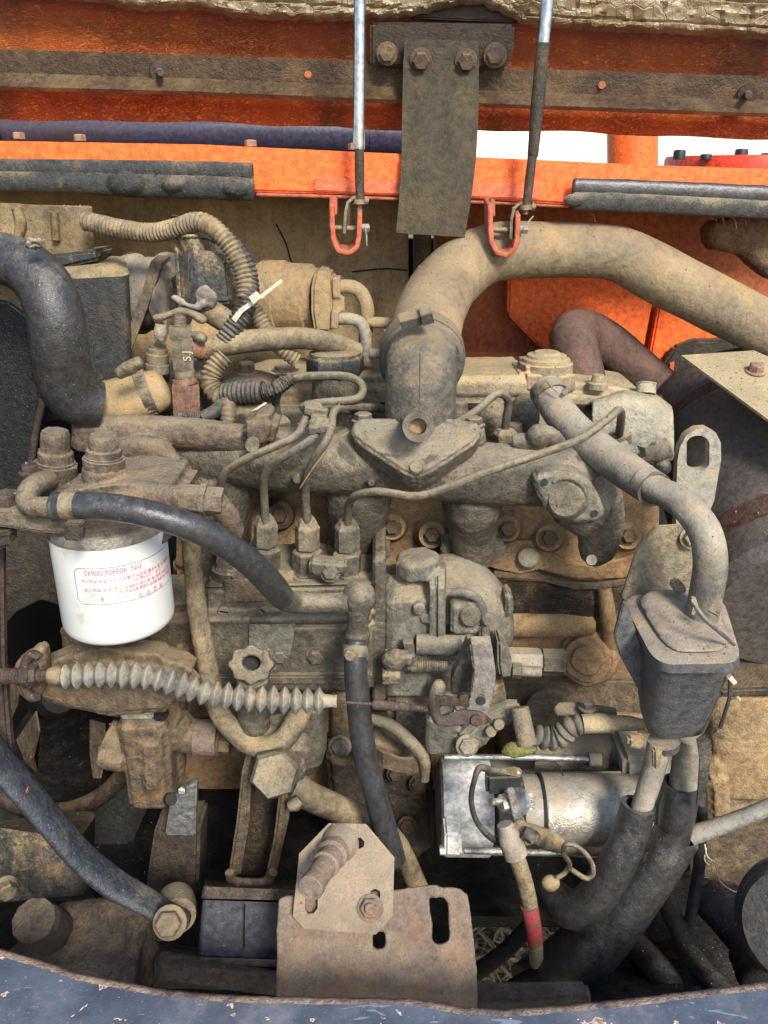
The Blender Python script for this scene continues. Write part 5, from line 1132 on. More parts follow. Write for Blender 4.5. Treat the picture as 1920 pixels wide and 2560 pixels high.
obj('bore', G().lathe(V(424, 1998, .688), V(428, 1998, .682), [(0, 16), (1, 15)], n=18), 'near_black', t)
obj('timing_cover', G().prism([(480, 1300), (620, 1300), (620, 1560), (600, 1820), (480, 1820), (440, 1560)], Y=.86, d=.06, bev=.006), 'cast_brown', t)
t = thing('bright_tab', 'shiny grease-smeared steel tab below the gear case', 'tab')
obj('plate', G().prism([(428, 1984), (492, 1958), (488, 2092), (412, 2090)], Y=.73, d=.012, bev=.002), 'galv', t)
bolt((458, 1972, .72), TOCAM, 10, 18, 'galv', t, kind='round')
t = thing('return_hose', 'grey dusty return hose hanging beside the white filter', 'hose')
obj('hose', G().tube([(478, 1348, .70, 24), (484, 1440, .695, 24), (496, 1540, .69, 25), (514, 1640, .685, 25), (535, 1740, .68, 26), (560, 1800, .675, 26), (620, 1856, .67, 28), (668, 1868, .665, 28), (712, 1846, .665, 28), (742, 1800, .67, 28), (764, 1756, .68, 26)], n=22, wob=.03), 'rubber_tan', t)
t = thing('feed_pump', 'dust-caked fuel feed pump with round-lobed hand primer knob', 'feed pump')
kn = [(627 + (54 + 4 * math.cos(8 * a)) * math.cos(a), 1662 + (46 + 4 * math.cos(8 * a)) * math.sin(a)) for a in np.linspace(0, 2 * math.pi, 64, endpoint=False)]
kh = [(628 + 23 * math.cos(a), 1658 + 19 * math.sin(a)) for a in np.linspace(0, 2 * math.pi, 28, endpoint=False)]
obj('primer_knob', G().prism(kn, p=V(627, 1662, .655), n=(0, -.86, .5), d=.014, holes=[kh]), 'pump_dust', t, mods=CAST(.0014, 2, .001, .005))
obj('knob_core', G().lathe(V(630, 1668, .672), V(630, 1664, .666), [(0, 30), (1, 30)], n=24), 'near_black', t)
obj('primer_stem', G().tube([(632, 1690, .675, 42), (634, 1760, .68, 42), (636, 1816, .68, 40)], n=24, round1=.4), 'pump_dust', t, mods=CAST(.002, 2, .001, .006))
g = G().loft([((600, 1780, .78), (800, 1760, .78), (805, 1770, .69), (600, 1800, .69)), ((600, 1880, .78), (806, 1880, .78), (806, 1880, .675), (602, 1880, .675)), ((620, 1960, .78), (780, 1930, .78), (780, 1940, .68), (620, 1970, .68))], .4, 6)
g.sphere((700, 1920, .68), 70, (1.0, .7, .8)).tube([(770, 1760, .70, 40), (776, 1850, .70, 42), (770, 1900, .70, 36)], n=16)
obj('body', g, 'pump_dust', t, mods=CAST(.0022, 4, .0014, .006))
obj('hex_cap', G().lathe(V(690, 1915, .67), V(686, 1940, .625), [(0, 66), (.3, 64), (.85, 60), (1, 52)], n=6, rot=.2), 'pump_dust', t, mods=[('U', 3, 1), ('D', .0014, .006)])
bolt((850, 1866, .73), TOCAM, 22, 16, 'pump_dust', t); 
obj('outlet_hose', G().tube([(738, 1972, .675, 36), (790, 1998, .68, 35), (860, 2028, .69, 34), (930, 2056, .70, 30), (985, 2100, .71, 27), (1020, 2160, .715, 25), (1050, 2230, .72, 25)], n=24, wob=.03), 'rubber_tan', t)
obj('clamp_screw', G().tube([(724, 2016, .648, 14), (740, 2010, .648, 18), (752, 2000, .65, 16)], n=14), 'clamp', t)
obj('hose_collar', G().tube([(728, 1968, .674, 40), (752, 1980, .674, 41)], n=24, wob=.04), 'pump_dust', t)
t = thing('pump_stand', 'tan bracket and bolts between feed pump and control linkage', 'bracket')
g = G().prism([(820, 1700), (880, 1696), (880, 1880), (820, 1860)], Y=.755, d=.05, bev=.004)
g.prism([(930, 1850), (1040, 1890), (1050, 1920), (930, 1900)], Y=.73, d=.03, bev=.003)
obj('bracket', g, 'cast_brown', t, mods=CAST(.0024, 2, .001, .008))
obj('pipe', G().tube([(930, 1798, .72, 14), (980, 1816, .71, 16), (1030, 1860, .70, 17), (1060, 1900, .695, 15), (1062, 1950, .695, 11)], n=16, round1=.3), 'pipe_dust', t)
obj('strap', G().strip([(932, 1856, .71), (960, 1876, .70), (1000, 1892, .70), (1048, 1892, .70)], [(934, 1900, .71), (962, 1914, .70), (1000, 1926, .70), (1048, 1926, .70)], .004), 'cast_brown', t)
obj('lower_casting', G().prism([(810, 1890), (1080, 1930), (1090, 2120), (1000, 2200), (830, 2100)], Y=.84, d=.08, bev=.008), 'cast_dark', t, mods=CAST(.0034, 3, .003, .012))
for u, v in ((990, 1935), (1046, 1960), (1018, 2064)): bolt((u, v, .83), TOCAM, 18, 14, 'cast_dark', t)
t = thing('drain_hose', 'smooth black hose dropping past the bellows to the mount plate', 'hose')
obj('hose', G().tube([(889, 1600, .68, 27), (888, 1660, .672, 29), (896, 1760, .665, 30), (908, 1860, .66, 30), (932, 1970, .655, 30), (962, 2070, .65, 30), (985, 2150, .65, 30)], n=26, wob=.012), 'rubber_clean', t)
obj('clamp', G().tube([(889, 1612, .68, 33), (887, 1640, .675, 33)], n=26), 'clamp', t)
bolt((878, 1634, .642), (-.3, -1, .1), 15, 16, 'steel_bolt', t)

t = thing('engine_mount_arm', 'brown U-shaped steel mount arm standing on the rubber mount', 'mount arm')
obj('side_flange', G().prism([(604, 1930), (590, 2060), (570, 2190), (600, 2195), (622, 2060), (628, 1930)], Y=.66, d=.05, bev=.003), 'cast_brown', t)
obj('side_flange', G().prism([(700, 1960), (716, 1960), (722, 2050), (690, 2190), (662, 2200), (684, 2100)], Y=.66, d=.05, bev=.003), 'cast_brown', t)
obj('web', G().prism([(610, 1960), (705, 1960), (690, 2190), (585, 2190)], Y=.715, d=.006, bev=.001), 'cast_dark', t)
obj('foot', G().tube([(574, 2180, .655, 12), (582, 2202, .655, 13), (620, 2208, .655, 13), (664, 2206, .655, 13), (682, 2180, .655, 12)], n=12), 'cast_brown', t)
t = thing('rubber_mount', 'square blue-black rubber engine mount between steel plates', 'engine mount')
obj('rubber', G().loft([((500, 2340, .70), (752, 2340, .70), (752, 2400, .585), (494, 2390, .585)), ((512, 2250, .71), (745, 2250, .71), (750, 2258, .60), (506, 2250, .60))], .06), 'mount_rubber', t)
obj('top_plate', G().loft([((502, 2240, .72), (760, 2240, .72), (760, 2252, .595), (502, 2246, .595)), ((512, 2200, .73), (760, 2200, .73), (760, 2226, .60), (508, 2216, .60))], .06), 'underside', t)
obj('bottom_plate', G().loft([((490, 2400, .70), (760, 2400, .70), (760, 2420, .57), (490, 2410, .57)), ((494, 2375, .71), (760, 2375, .71), (760, 2402, .575), (492, 2392, .575))], .05), 'underside', t)
obj('seam', G().tube([(612, 2262, .5925, 2), (610, 2370, .5855, 2)], n=6), 'near_black', t)
t = thing('chassis_ledge', 'dirt-caked steel chassis ledge under the rubber mount', 'chassis')
g = G().loft([((380, 2470, .66), (760, 2480, .66), (760, 2500, .55), (390, 2450, .55)), ((380, 2390, .68), (740, 2410, .68), (760, 2440, .56), (385, 2410, .56)), ((395, 2350, .68), (500, 2370, .68), (500, 2390, .58), (400, 2380, .58))], .12)
obj('ledge', g, 'underside', t, mods=CAST(.003, 3, .003, .012))
obj('upright', G().prism([(384, 2080), (500, 2070), (496, 2220), (400, 2400), (352, 2300)], Y=.74, d=.05, bev=.004), 'underside', t)
t = thing('brace_bar', 'bent blue-black steel brace bar bolted at its flattened end', 'brace bar')
obj('bar', G().tube([(-90, 1790, .60, 54), (0, 1906, .60, 52), (60, 1974, .60, 50), (120, 2045, .60, 48), (200, 2138, .60, 47), (280, 2206, .60, 46), (350, 2246, .60, 42), (420, 2284, .60, 36), (462, 2300, .60, 30)], n=24, flat=(1, .45), wob=.01, round1=.5), 'bar_paint', t)
bolt(V(425, 2306, .575), (.05, -.8, .6), 32, 36, 'steel_bolt', t); obj('spacer', G().lathe(V(440, 2250, .64), V(444, 2290, .61), [(0, 46), (.5, 48), (1, 44)], n=20), 'steel_bolt', t)
t = thing('chassis_casting', 'brown dirt-caked chassis lump behind the blue edge', 'casting')
g = G().sphere((280, 2400, .60), 130, (1.0, .6, .75)).sphere((200, 2370, .60), 110, (1.2, .6, .6)).tube([(150, 2300, .62, 40), (300, 2290, .62, 45), (370, 2340, .60, 50)], n=16).tube([(60, 2440, .60, 90), (200, 2450, .58, 90), (360, 2440, .58, 80)], n=16)
obj('casting', g, 'underside', t, mods=CAST(.0034, 4, .002, .008))
obj('pin', G().tube([(130, 2330, .60, 56), (92, 2306, .575, 58), (84, 2300, .57, 54)], n=10), 'underside', t, mods=[('U', 2, 1), ('D', .003, .012)])
bolt((12, 2218, .62), (.6, -.8, .1), 24, 30, 'clamp', t)
t = thing('drive_pulley_guard', 'dark brown curved guard behind the bent brace bar', 'guard')
obj('guard', G().loft([((-60, 2260, .80), (240, 2250, .80), (230, 2235, .70), (-60, 2260, .70)), ((-60, 2060, .84), (250, 2020, .84), (200, 2100, .72), (-60, 2060, .72))], .3, 6), 'shroud', t)

# ------------------------------------------------------------------ starter motor
t = thing('starter_motor', 'clean silver starter motor with a steel solenoid in front', 'starter motor')
a, b = V(1096, 2012, .80), V(1220, 2014, .80)
obj('end_cap', G().lathe(a, b, [(0, 100), (.04, 114), (.14, 121), (.95, 121), (1, 119)], n=64), 'alu', t)
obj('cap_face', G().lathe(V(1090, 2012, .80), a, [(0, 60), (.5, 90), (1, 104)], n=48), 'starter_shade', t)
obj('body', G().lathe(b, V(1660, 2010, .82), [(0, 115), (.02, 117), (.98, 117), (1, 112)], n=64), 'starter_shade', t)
obj('seam', G().tube([(1386, 1904, .70), (1400, 1920, .695), (1408, 1940, .69)], r=2, n=6), 'near_black', t)
obj('tie_rod', G().tube([(1110, 1893, .74, 8), (1300, 1893, .745, 8), (1480, 1898, .75, 8)], n=12), 'galv', t)
obj('tie_rod', G().tube([(1160, 2126, .70, 9), (1300, 2130, .70, 9), (1540, 2136, .71, 9)], n=12), 'galv', t)
bolt((1500, 1898, .75), (-1, 0, 0), 18, 30, 'pale_plate', t, kind='round'); bolt((1112, 2126, .70), (-1, 0, 0), 13, 14, 'zinc', t, kind='hex')
obj('foot', G().prism([(1112, 2086), (1154, 2086), (1156, 2142), (1112, 2140)], Y=.695, d=.03, bev=.003), 'alu', t)
obj('front_lugs', G().prism([(1560, 1898), (1640, 1900), (1640, 1960), (1560, 1960)], Y=.72, d=.06, bev=.006), 'pale_plate', t)
SL = .70
obj('solenoid', G().lathe(V(1352, 2022, SL), V(1640, 2026, SL), [(0, 84), (.01, 87), (.97, 87), (1, 84)], n=64), 'starter_shell', t)
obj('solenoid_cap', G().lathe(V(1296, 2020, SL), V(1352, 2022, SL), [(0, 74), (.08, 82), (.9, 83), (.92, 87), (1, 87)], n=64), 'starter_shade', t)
obj('cap_ring', G().lathe(V(1346, 2022, SL), V(1353, 2022, SL), [(0, 88.5), (1, 88.5)], n=64), 'near_black', t)
obj('terminal_block', G().prism([(1216, 1942), (1302, 1938), (1312, 1970), (1306, 1992), (1216, 1990)], Y=.655, d=.016, bev=.003), 'cap_black', t)
bolt((1292, 1938, .665), UP, 12, 16, 'zinc', t, kind='hex')
bolt((1270, 2004, .65), (-1, -.5, .1), 22, 24, 'zinc', t); obj('stud', G().tube([(1226, 2004, .645, 9), (1300, 2004, .66, 10)], n=14), 'zinc', t)
obj('washer', G().lathe(V(1290, 2004, .645), V(1300, 2004, .648), [(0, 34), (1, 34)], n=28), 'galv', t)
obj('cable_lug', G().prism([(1268, 1976), (1284, 1972), (1310, 2050), (1340, 2110), (1316, 2116), (1288, 2070)], Y=.638, d=.004, bev=.0008), 'steel_dusty', t)
sk = obj('voltage_sticker', G().prism([(1306, 1986), (1330, 1984), (1330, 2026), (1306, 2026)], Y=SL - .0345, d=.0006), 'sticker', t)
me = text_mesh('24V', .0105, .00015)
me.transform(Matrix.Translation(V(1323, 1989, SL - .0353)) @ Matrix.Rotation(R(90), 4, 'X') @ Matrix.Rotation(R(-90), 4, 'Z'))
obj('printing', me, 'ink_grey', sk, kind='stuff')
t = thing('starter_lead', 'thin grey lead curving over the starter end cap to the cable', 'wire')
obj('lead', G().tube([(1262, 1930, .645, 10), (1230, 1926, .64, 10), (1200, 1920, .635, 9), (1186, 1950, .63, 7), (1178, 2000, .63, 7), (1190, 2050, .63, 7), (1220, 2088, .63, 8), (1252, 2108, .635, 10)], n=14), 'wire', t)
obj('terminal', G().bar((1258, 1930, .645), (1296, 1938, .655), 14, 4), 'copper', t)
t = thing('battery_cable', 'thick dusty battery cable with a red patch hanging from the starter', 'cable')
obj('boot', G().tube([(1262, 2060, .63, 20), (1276, 2100, .625, 30), (1290, 2140, .62, 30)], n=20, wob=.08), 'rubber_dusty', t)
obj('cable', G().tube([(1288, 2134, .622, 22), (1310, 2200, .62, 21), (1326, 2270, .618, 20), (1336, 2330, .616, 19), (1340, 2390, .615, 18), (1336, 2412, .615, 12)], n=20, wob=.03, round1=.5), 'rubber_tan', t)
obj('red_sleeve', G().tube([(1322, 2264, .617, 21), (1332, 2310, .615, 21), (1338, 2352, .614, 20)], n=20, wob=.03), 'red_tape', t)
obj('branch', G().tube([(1300, 2070, .63, 20), (1360, 2096, .66, 26), (1440, 2110, .68, 26), (1560, 2120, .69, 24)], n=18, wob=.03), 'rubber_tan', t)
obj('frayed_end', G().tube([(1308, 2080, .622, 14), (1330, 2092, .62, 18), (1344, 2098, .62, 14)], n=14, wob=.5, wfreq=300), 'wire', t)
t = thing('wire_hook', 'bent bare wire hook in front of the small black hose', 'wire')
obj('hook', G().tube([(1394, 2194, .62), (1412, 2182, .62), (1424, 2160, .62), (1410, 2136, .615), (1412, 2114, .61), (1432, 2112, .61), (1460, 2130, .61), (1480, 2160, .61), (1482, 2186, .61), (1466, 2196, .61), (1440, 2182, .61), (1426, 2172, .61)], r=6.5, n=12), 'clamp', t)
obj('terminal', G().sphere((1376, 2208, .625), 24, (1, .7, 1)), 'rubber_tan', t)

# ------------------------------------------------------------------ control linkage under the governor
t = thing('control_linkage', 'dusty linkage plates with cross-head screws under the control lever', 'linkage')
g = G().prism([(1066, 1800), (1140, 1790), (1152, 1830), (1140, 1850), (1146, 1888), (1070, 1894), (1064, 1860)], Y=.69, d=.03, bev=.003)
g.prism([(1142, 1850), (1200, 1800), (1270, 1770), (1310, 1770), (1300, 1800), (1230, 1850), (1210, 1880), (1160, 1890), (1140, 1880)], Y=.68, d=.02, bev=.005)
obj('plate', g, 'gov_dust', t, mods=CAST(.0018, 3, .001, .005))
bolt((1168, 1864, .678), (.1, -.9, .3), 22, 14, 'gov_dust', t)
for u, v in ((1226, 1828), (1246, 1810)):
    bolt((u, v, .676), (.1, -.9, .4), 14, 10, 'steel_bolt', t, kind='round', name='screw')
obj('roller_arm', G().lathe(V(1298, 1768, .672), V(1318, 1862, .655), [(0, 20), (.05, 24), (.85, 24), (.88, 26), (1, 26)], n=24), 'cast_grey', t)
obj('roller_bore', G().lathe(V(1318, 1862, .656), V(1319, 1866, .654), [(0, 13), (1, 12)], n=20), 'steel_dusty', t)
obj('moss', G().sphere((1290, 1874, .70), 30, (1.3, .6, .7)).sphere((1324, 1872, .70), 20, (1, .6, .9)), 'moss', t, mods=[('R', .0018), ('D', .004, .006)])
t = thing('stop_cable', 'small ribbed boot and rod of the stop cable above the starter', 'cable')
obj('boot', G().tube([(1334, 1836, .70, 28), (1372, 1846, .70, 32), (1400, 1840, .70, 32), (1430, 1816, .70, 29), (1456, 1810, .70, 26)], n=22, step=1.6, rf=lambda x, q, L: .60 + .40 * abs(math.sin(q * 7 * math.pi)) ** .7), 'spring_grey', t, ang=60)
obj('sleeve', G().tube([(1456, 1810, .70, 24), (1480, 1808, .70, 25), (1520, 1808, .70, 25), (1524, 1808, .70, 20), (1570, 1808, .70, 19), (1610, 1812, .70, 14)], n=20), 'cover_tan', t)
obj('anchor_plate', G().prism([(1386, 1768), (1396, 1756), (1440, 1754), (1540, 1768), (1544, 1790), (1480, 1796), (1390, 1786)], p=V(1460, 1775, .72), n=(0, -.6, .8), d=.006, bev=.001), 'cast_grey', t)
bolt((1468, 1770, .715), UP, 17, 22, 'spring_grey', t)
obj('tube', G().tube([(1330, 1880, .77, 44), (1420, 1880, .77, 46), (1640, 1880, .77, 46)], n=26), 'cast_grey', t); 

# ------------------------------------------------------------------ reservoir and its hoses
t = thing('breather_reservoir', 'black plastic breather reservoir with rounded dusty lid', 'reservoir')
obj('body', G().loft([((1606, 1800, .70), (1745, 1800, .70), (1772, 1838, .64), (1632, 1852, .64), .4), ((1596, 1760, .705), (1758, 1755, .71), (1786, 1808, .63), (1614, 1816, .63), .32), ((1560, 1560, .72), (1806, 1560, .735), (1838, 1680, .615), (1640, 1680, .615), .25), ((1556, 1500, .72), (1808, 1500, .735), (1840, 1665, .61), (1646, 1668, .61), .25)], .25, 7), 'plastic_black', t)
obj('lid_rim', G().loft([((1552, 1512, .725), (1806, 1512, .74), (1860, 1682, .60), (1640, 1684, .60), .22), ((1550, 1488, .725), (1806, 1490, .74), (1858, 1658, .60), (1640, 1662, .60), .22), ((1560, 1486, .722), (1800, 1490, .735), (1848, 1648, .605), (1648, 1652, .605), .22)], .22, 8), 'plastic_black', t)
obj('lid', G().loft([((1572, 1488, .72), (1796, 1490, .732), (1838, 1640, .61), (1662, 1644, .61), .3), ((1582, 1474, .72), (1788, 1478, .73), (1830, 1624, .615), (1676, 1628, .615), .34), ((1606, 1466, .715), (1774, 1470, .725), (1812, 1604, .625), (1694, 1606, .625), .4)], .3, 8), 'plastic_black', t, mods=[('U', 2), ('D', .0006, .01)])
obj('side_fin', G().prism([(1560, 1500), (1572, 1520), (1622, 1680), (1612, 1740), (1604, 1740), (1550, 1640), (1536, 1590)], Y=.66, d=.006, bev=.001), 'plastic_black', t)
obj('outlet', G().tube([(1660, 1850, .655, 40), (1662, 1868, .655, 36)], n=22), 'plastic_black', t)
t = thing('reservoir_bracket', 'tan steel plate bracket behind the black reservoir', 'bracket')
obj('plate', G().prism([(1560, 1530), (1556, 1490), (1596, 1366), (1640, 1318), (1740, 1312), (1745, 1540)], Y=.745, d=.006, bev=.001), 'cover_tan', t)
bolt((1728, 1345, .742), TOCAM, 22, 20, 'cover_tan', t); obj('clip', G().prism([(1676, 1462), (1700, 1452), (1722, 1476), (1706, 1492), (1690, 1486)], Y=.70, d=.01, bev=.002), 'cover_tan', t)
obj('leg', G().prism([(1800, 1360), (1832, 1420), (1846, 1500), (1826, 1560), (1800, 1560)], Y=.80, d=.01, bev=.002), 'shroud', t)
t = thing('drain_hose', 'smaller black drain hose with open top, curling under the reservoir', 'hose')
obj('hose', G().tube([(1596, 2012, .64, 43), (1574, 2090, .635, 44), (1534, 2172, .63, 46), (1486, 2246, .63, 48), (1440, 2276, .635, 48), (1405, 2262, .65, 46), (1380, 2240, .68, 44)], n=32, open0=.72, wob=.01), 'rubber', t)
obj('inner_pipe', G().tube([(1648, 1856, .655, 30), (1638, 1910, .65, 28), (1620, 1970, .645, 27), (1602, 2024, .64, 26)], n=22, wob=.03), 'rubber_dusty', t)
obj('clip', G().prism([(1572, 1846), (1612, 1852), (1610, 1880), (1570, 1870)], Y=.645, d=.01, bev=.003).prism([(1634, 1876), (1658, 1876), (1650, 1924), (1634, 1926)], Y=.628, d=.008, bev=.002), 'rubber_tan', t)
t = thing('drain_hose', 'larger black drain hose with a sleeved top, next to the smaller one', 'hose')
obj('hose', G().tube([(1692, 2084, .66, 58), (1650, 2150, .655, 60), (1600, 2222, .65, 62), (1540, 2300, .645, 66), (1480, 2370, .645, 68), (1430, 2404, .655, 66), (1400, 2410, .68, 60)], n=36, open0=.76, wob=.012, round1=.3), 'rubber', t)
obj('sleeve', G().tube([(1704, 1958, .665, 46), (1696, 2010, .663, 46), (1682, 2090, .66, 42), (1676, 2110, .66, 42)], n=28, open0=.80, wob=.02), 'rubber_clean', t)
obj('inner_pipe', G().tube([(1728, 1840, .67, 38), (1720, 1900, .67, 38), (1708, 1970, .665, 36)], n=26, wob=.02), 'rubber_dusty', t)
t = thing('cable_tie', 'long black cable ties hanging beside the reservoir', 'cable tie')
obj('strap', G().strip([(1742, 1850, .63), (1750, 1900, .63), (1746, 1960, .63), (1742, 2012, .63)], [(1776, 1826, .63), (1780, 1880, .63), (1768, 1960, .63), (1762, 2020, .63)], .002), 'wire', t)
obj('strap', G().tube([(1826, 1700, .62, 6), (1824, 1740, .62, 5), (1816, 1770, .62, 5), (1800, 1820, .622, 5)], n=8), 'wire', t)
obj('head', G().bar((1822, 1690, .62), (1836, 1706, .62), 14, 12), 'zip_white', t); obj('head', G().bar((1786, 1826, .622), (1806, 1840, .622), 16, 14), 'clamp', t)
obj('tail', G().tube([(1826, 1752, .62, 3), (1842, 1744, .615, 4), (1850, 1748, .612, 3)], n=6), 'zip_white', t)
t = thing('loose_cable', 'worn black cable with frayed white thread by the larger drain hose', 'cable')
obj('cable', G().tube([(1756, 1990, .68, 14), (1752, 2060, .69, 15), (1748, 2160, .70, 15), (1736, 2240, .70, 15), (1722, 2310, .70, 14)], n=16, wob=.06), 'rubber_clean', t)
obj('thread', G().tube([(1762, 2110, .68), (1768, 2140, .675), (1788, 2160, .68), (1798, 2200, .68), (1830, 2226, .69), (1862, 2232, .70)], r=1.6, n=6), 'zip_white', t)
obj('thread', G().tube([(1766, 2120, .68), (1762, 2150, .675), (1778, 2170, .68), (1776, 2190, .68), (1760, 2194, .68)], r=1.4, n=6), 'zip_white', t)
obj('steel_pipe', G().tube([(1728, 2088, .66, 24), (1790, 2068, .655, 22), (1860, 2042, .65, 20), (1990, 1990, .64, 20)], n=24), 'starter_shade', label='grey steel pipe running out from behind the larger drain hose', cat='pipe')
t = thing('pump_housing', 'sunlit tan hydraulic pump housing at the edge of the bay', 'pump')
g = G().loft([((1760, 2000, .95), (2100, 2000, .95), (2100, 2000, .78), (1780, 2000, .78)), ((1740, 1740, .95), (2100, 1740, .95), (2100, 1740, .80), (1760, 1740, .80))], .2).prism([(1770, 1960), (1830, 1940), (1834, 2060), (1776, 2080)], Y=.76, d=.06, bev=.006)
obj('casting', g, 'hyd_tan', t, mods=CAST(.003, 4, .0018, .008))
obj('lower_casting', G().prism([(1700, 2060), (1800, 2030), (2080, 1960), (2080, 2190), (1860, 2240), (1700, 2200)], Y=.79, d=.08, bev=.012), 'cast_brown', t, mods=CAST(.003, 3, .002, .01))
obj('cover_ring', G().tube([(1838, 1600, .88, 16), (1845, 1720, .86, 16)], n=12), 'near_black', t)
obj('top_shelf', G().prism([(1800, 1725), (2080, 1715), (2080, 1740), (1800, 1745)], Y=.78, d=.2, bev=.003), 'cast_dark', t)
t = thing('corner_frame', 'black grimy frame arm and ribbed round cover in the lower corner', 'frame')
obj('arm', G().tube([(1750, 2230, .74, 50), (1830, 2310, .70, 54), (1900, 2390, .66, 58), (2000, 2500, .62, 60)], n=16, flat=(1, .6)), 'near_black', t, mods=CAST(.004, 3, .002, .01))
c = V(2010, 2300, .60); k_ = .062 / S(c); ax_ = Vector((-.45, -.75, .48)).normalized()
obj('cover', G().lathe(c, c + ax_ * .03, [(0, k_), (.35, k_), (.42, k_ * .97), (.45, k_ * .9), (.55, k_ * .9), (.6, k_ * .95), (.85, k_ * .93), (1, k_ * .86)], n=64), 'rubber', t)
obj('boot', G().tube([(1860, 2380, .66, 40), (1910, 2450, .62, 60), (1960, 2520, .60, 70)], n=24, step=3, rf=lambda x, q, L: 1 + .06 * math.sin(x / .012 * 6.28)), 'near_black', t)
obj('hydraulic_hose', G().tube([(1660, 2240, .74, 25), (1690, 2310, .70, 26), (1730, 2390, .65, 27), (1790, 2462, .60, 28), (1850, 2520, .57, 28)], n=22), 'rubber', label='thin black hose slanting into the lower corner', cat='hose')
obj('hydraulic_hose', G().tube([(1570, 2350, .72, 36), (1620, 2400, .68, 38), (1660, 2450, .64, 40), (1700, 2520, .60, 42)], n=24), 'rubber', label='thick black hose rising between clods of dirt', cat='hose')
t = thing('dirt_block', 'dark clod-covered frame block beneath the drain hoses', 'frame')
obj('block', G().loft([((1420, 2640, .60), (1860, 2640, .60), (1880, 2660, .48), (1410, 2660, .48)), ((1440, 2380, .78), (1700, 2340, .78), (1800, 2490, .58), (1440, 2520, .56))], .08), 'near_black', t, mods=[('R', .004), ('S', 2), ('D', .012, .02)])
obj('beam', G().prism([(1140, 2500), (1480, 2496), (1480, 2580), (1140, 2580)], Y=.52, d=.02, bev=.004), 'underside', t)
for i, pts in enumerate(([(1180, 2440, .72, 20), (1260, 2380, .75, 20), (1330, 2310, .78, 20)], [(1240, 2520, .66, 40), (1330, 2470, .68, 42), (1420, 2420, .70, 44), (1470, 2380, .72, 40)], [(1300, 2440, .76, 30), (1380, 2380, .80, 30), (1440, 2330, .80, 30)])):
    obj('chassis_hose', G().tube(pts, n=18), 'near_black', label=['thin dark hose crossing the gap over the straw', 'thick dark hose across the gap below the battery cable', 'dark hose end tucked behind the larger drain hose'][i], cat='hose')

# ------------------------------------------------------------------ mounting plates and the counterweight edge
pn = Vector((0, -.74, .67)).normalized(); pp = V(850, 2260, .545)
slot = lambda u, v, a, b: [(u + b * math.cos(q), v + b * math.sin(q) * .9 + (a if math.sin(q) > 0 else -a)) for q in np.linspace(0, 2 * math.pi, 20, endpoint=False)]
t = thing('latch_plate', 'eight-sided tan steel plate with slots and a big round-headed bolt', 'plate')
hs = [(824 + 36 * 1 + 0, 0)]
s1 = [(876, 2094), (902, 2094), (911, 2104), (910, 2116), (900, 2122), (876, 2120)]
s2 = [(764, 2238), (772, 2224), (786, 2222), (795, 2232), (794, 2270), (784, 2284), (768, 2284), (762, 2272)]
s3 = [(926, 2228), (938, 2222), (950, 2228), (951, 2250), (926, 2250)]
obj('plate', G().prism([(822, 2058), (915, 2060), (986, 2144), (982, 2290), (940, 2336), (760, 2322), (732, 2290), (748, 2134)], p=pp, n=pn, d=.008, holes=[s1, s2, s3]), 'plate_tan', t)
q0 = VP(848, 2110, pp, pn); ax = Vector((-.28, -.93, .24)).normalized()
obj('bolt_flange', G().lathe(q0 - ax * .004, q0 + ax * .014, [(0, 48), (.3, 46), (.6, 40), (1, 36)], n=28), 'plate_tan', t)
obj('bolt_shank', G().lathe(q0, q0 + ax * .062, [(0, 38), (.3, 38), (.34, 30), (.5, 29), (.52, 34), (.58, 34), (.6, 28), (1, 28)], n=28), 'rust_plate', t)
obj('bolt_head', G().lathe(q0 + ax * .06, q0 + ax * .072, [(0, 31), (.2, 33), (.9, 33), (1, 30)], n=12), 'rust_plate', t)
bolt(VP(926, 2270, pp, pn) + pn * .001, (0, -.72, .69), 25, 22, 'rust_plate', t, kind='nut', name='nut')
t = thing('rust_bracket', 'rust-mottled bracket with torn slots under the eight-sided plate', 'bracket')
pb = pp - pn * .0095
hA = [(1072, 2242), (1090, 2246), (1108, 2242), (1120, 2258), (1122, 2310), (1124, 2350), (1108, 2360), (1090, 2362), (1080, 2348), (1082, 2312), (1076, 2280)]
hB = [(932, 2336), (962, 2326), (964, 2360), (958, 2372), (940, 2374), (932, 2368)]
g = G().prism([(696, 2250), (710, 2240), (760, 2238), (984, 2226), (1050, 2216), (1090, 2212), (1106, 2220), (1124, 2218), (1150, 2222), (1170, 2238), (1178, 2290), (1186, 2360), (1192, 2420), (692, 2400), (690, 2330)], p=pb, n=pn, d=.008, holes=[hA, hB])
L0 = [VP(u, v, pb, pn) for u, v in ((692, 2398), (1192, 2418))]
e = (L0[1] - L0[0])
prof = [(0, 0), (.010, -.011), (.017, -.025), (.019, -.040), (.019, -.070)]
for (a0, b0), (a1, b1) in zip(prof, prof[1:]):
    pass
rings = []
for a0, b0 in prof:
    o_ = Vector((0, -a0, b0)); i_ = Vector((0, -a0 + .0075, b0 - .003))
    rings.append([L0[0] + o_, L0[1] + o_, L0[1] + i_, L0[0] + i_])
g.rings(rings)
obj('plate', g, 'rust_plate', t, mods=[('R', .0016), ('S', 3), ('D', .0008, .004)])
bl = [(-300, 2290), (0, 2370), (100, 2400), (200, 2432), (300, 2452), (400, 2470), (500, 2480), (620, 2488), (760, 2490), (900, 2492), (1020, 2494), (1080, 2502), (1150, 2516), (1270, 2522), (1400, 2512), (1560, 2496), (1750, 2474), (1920, 2452), (2200, 2410)]
grid = []
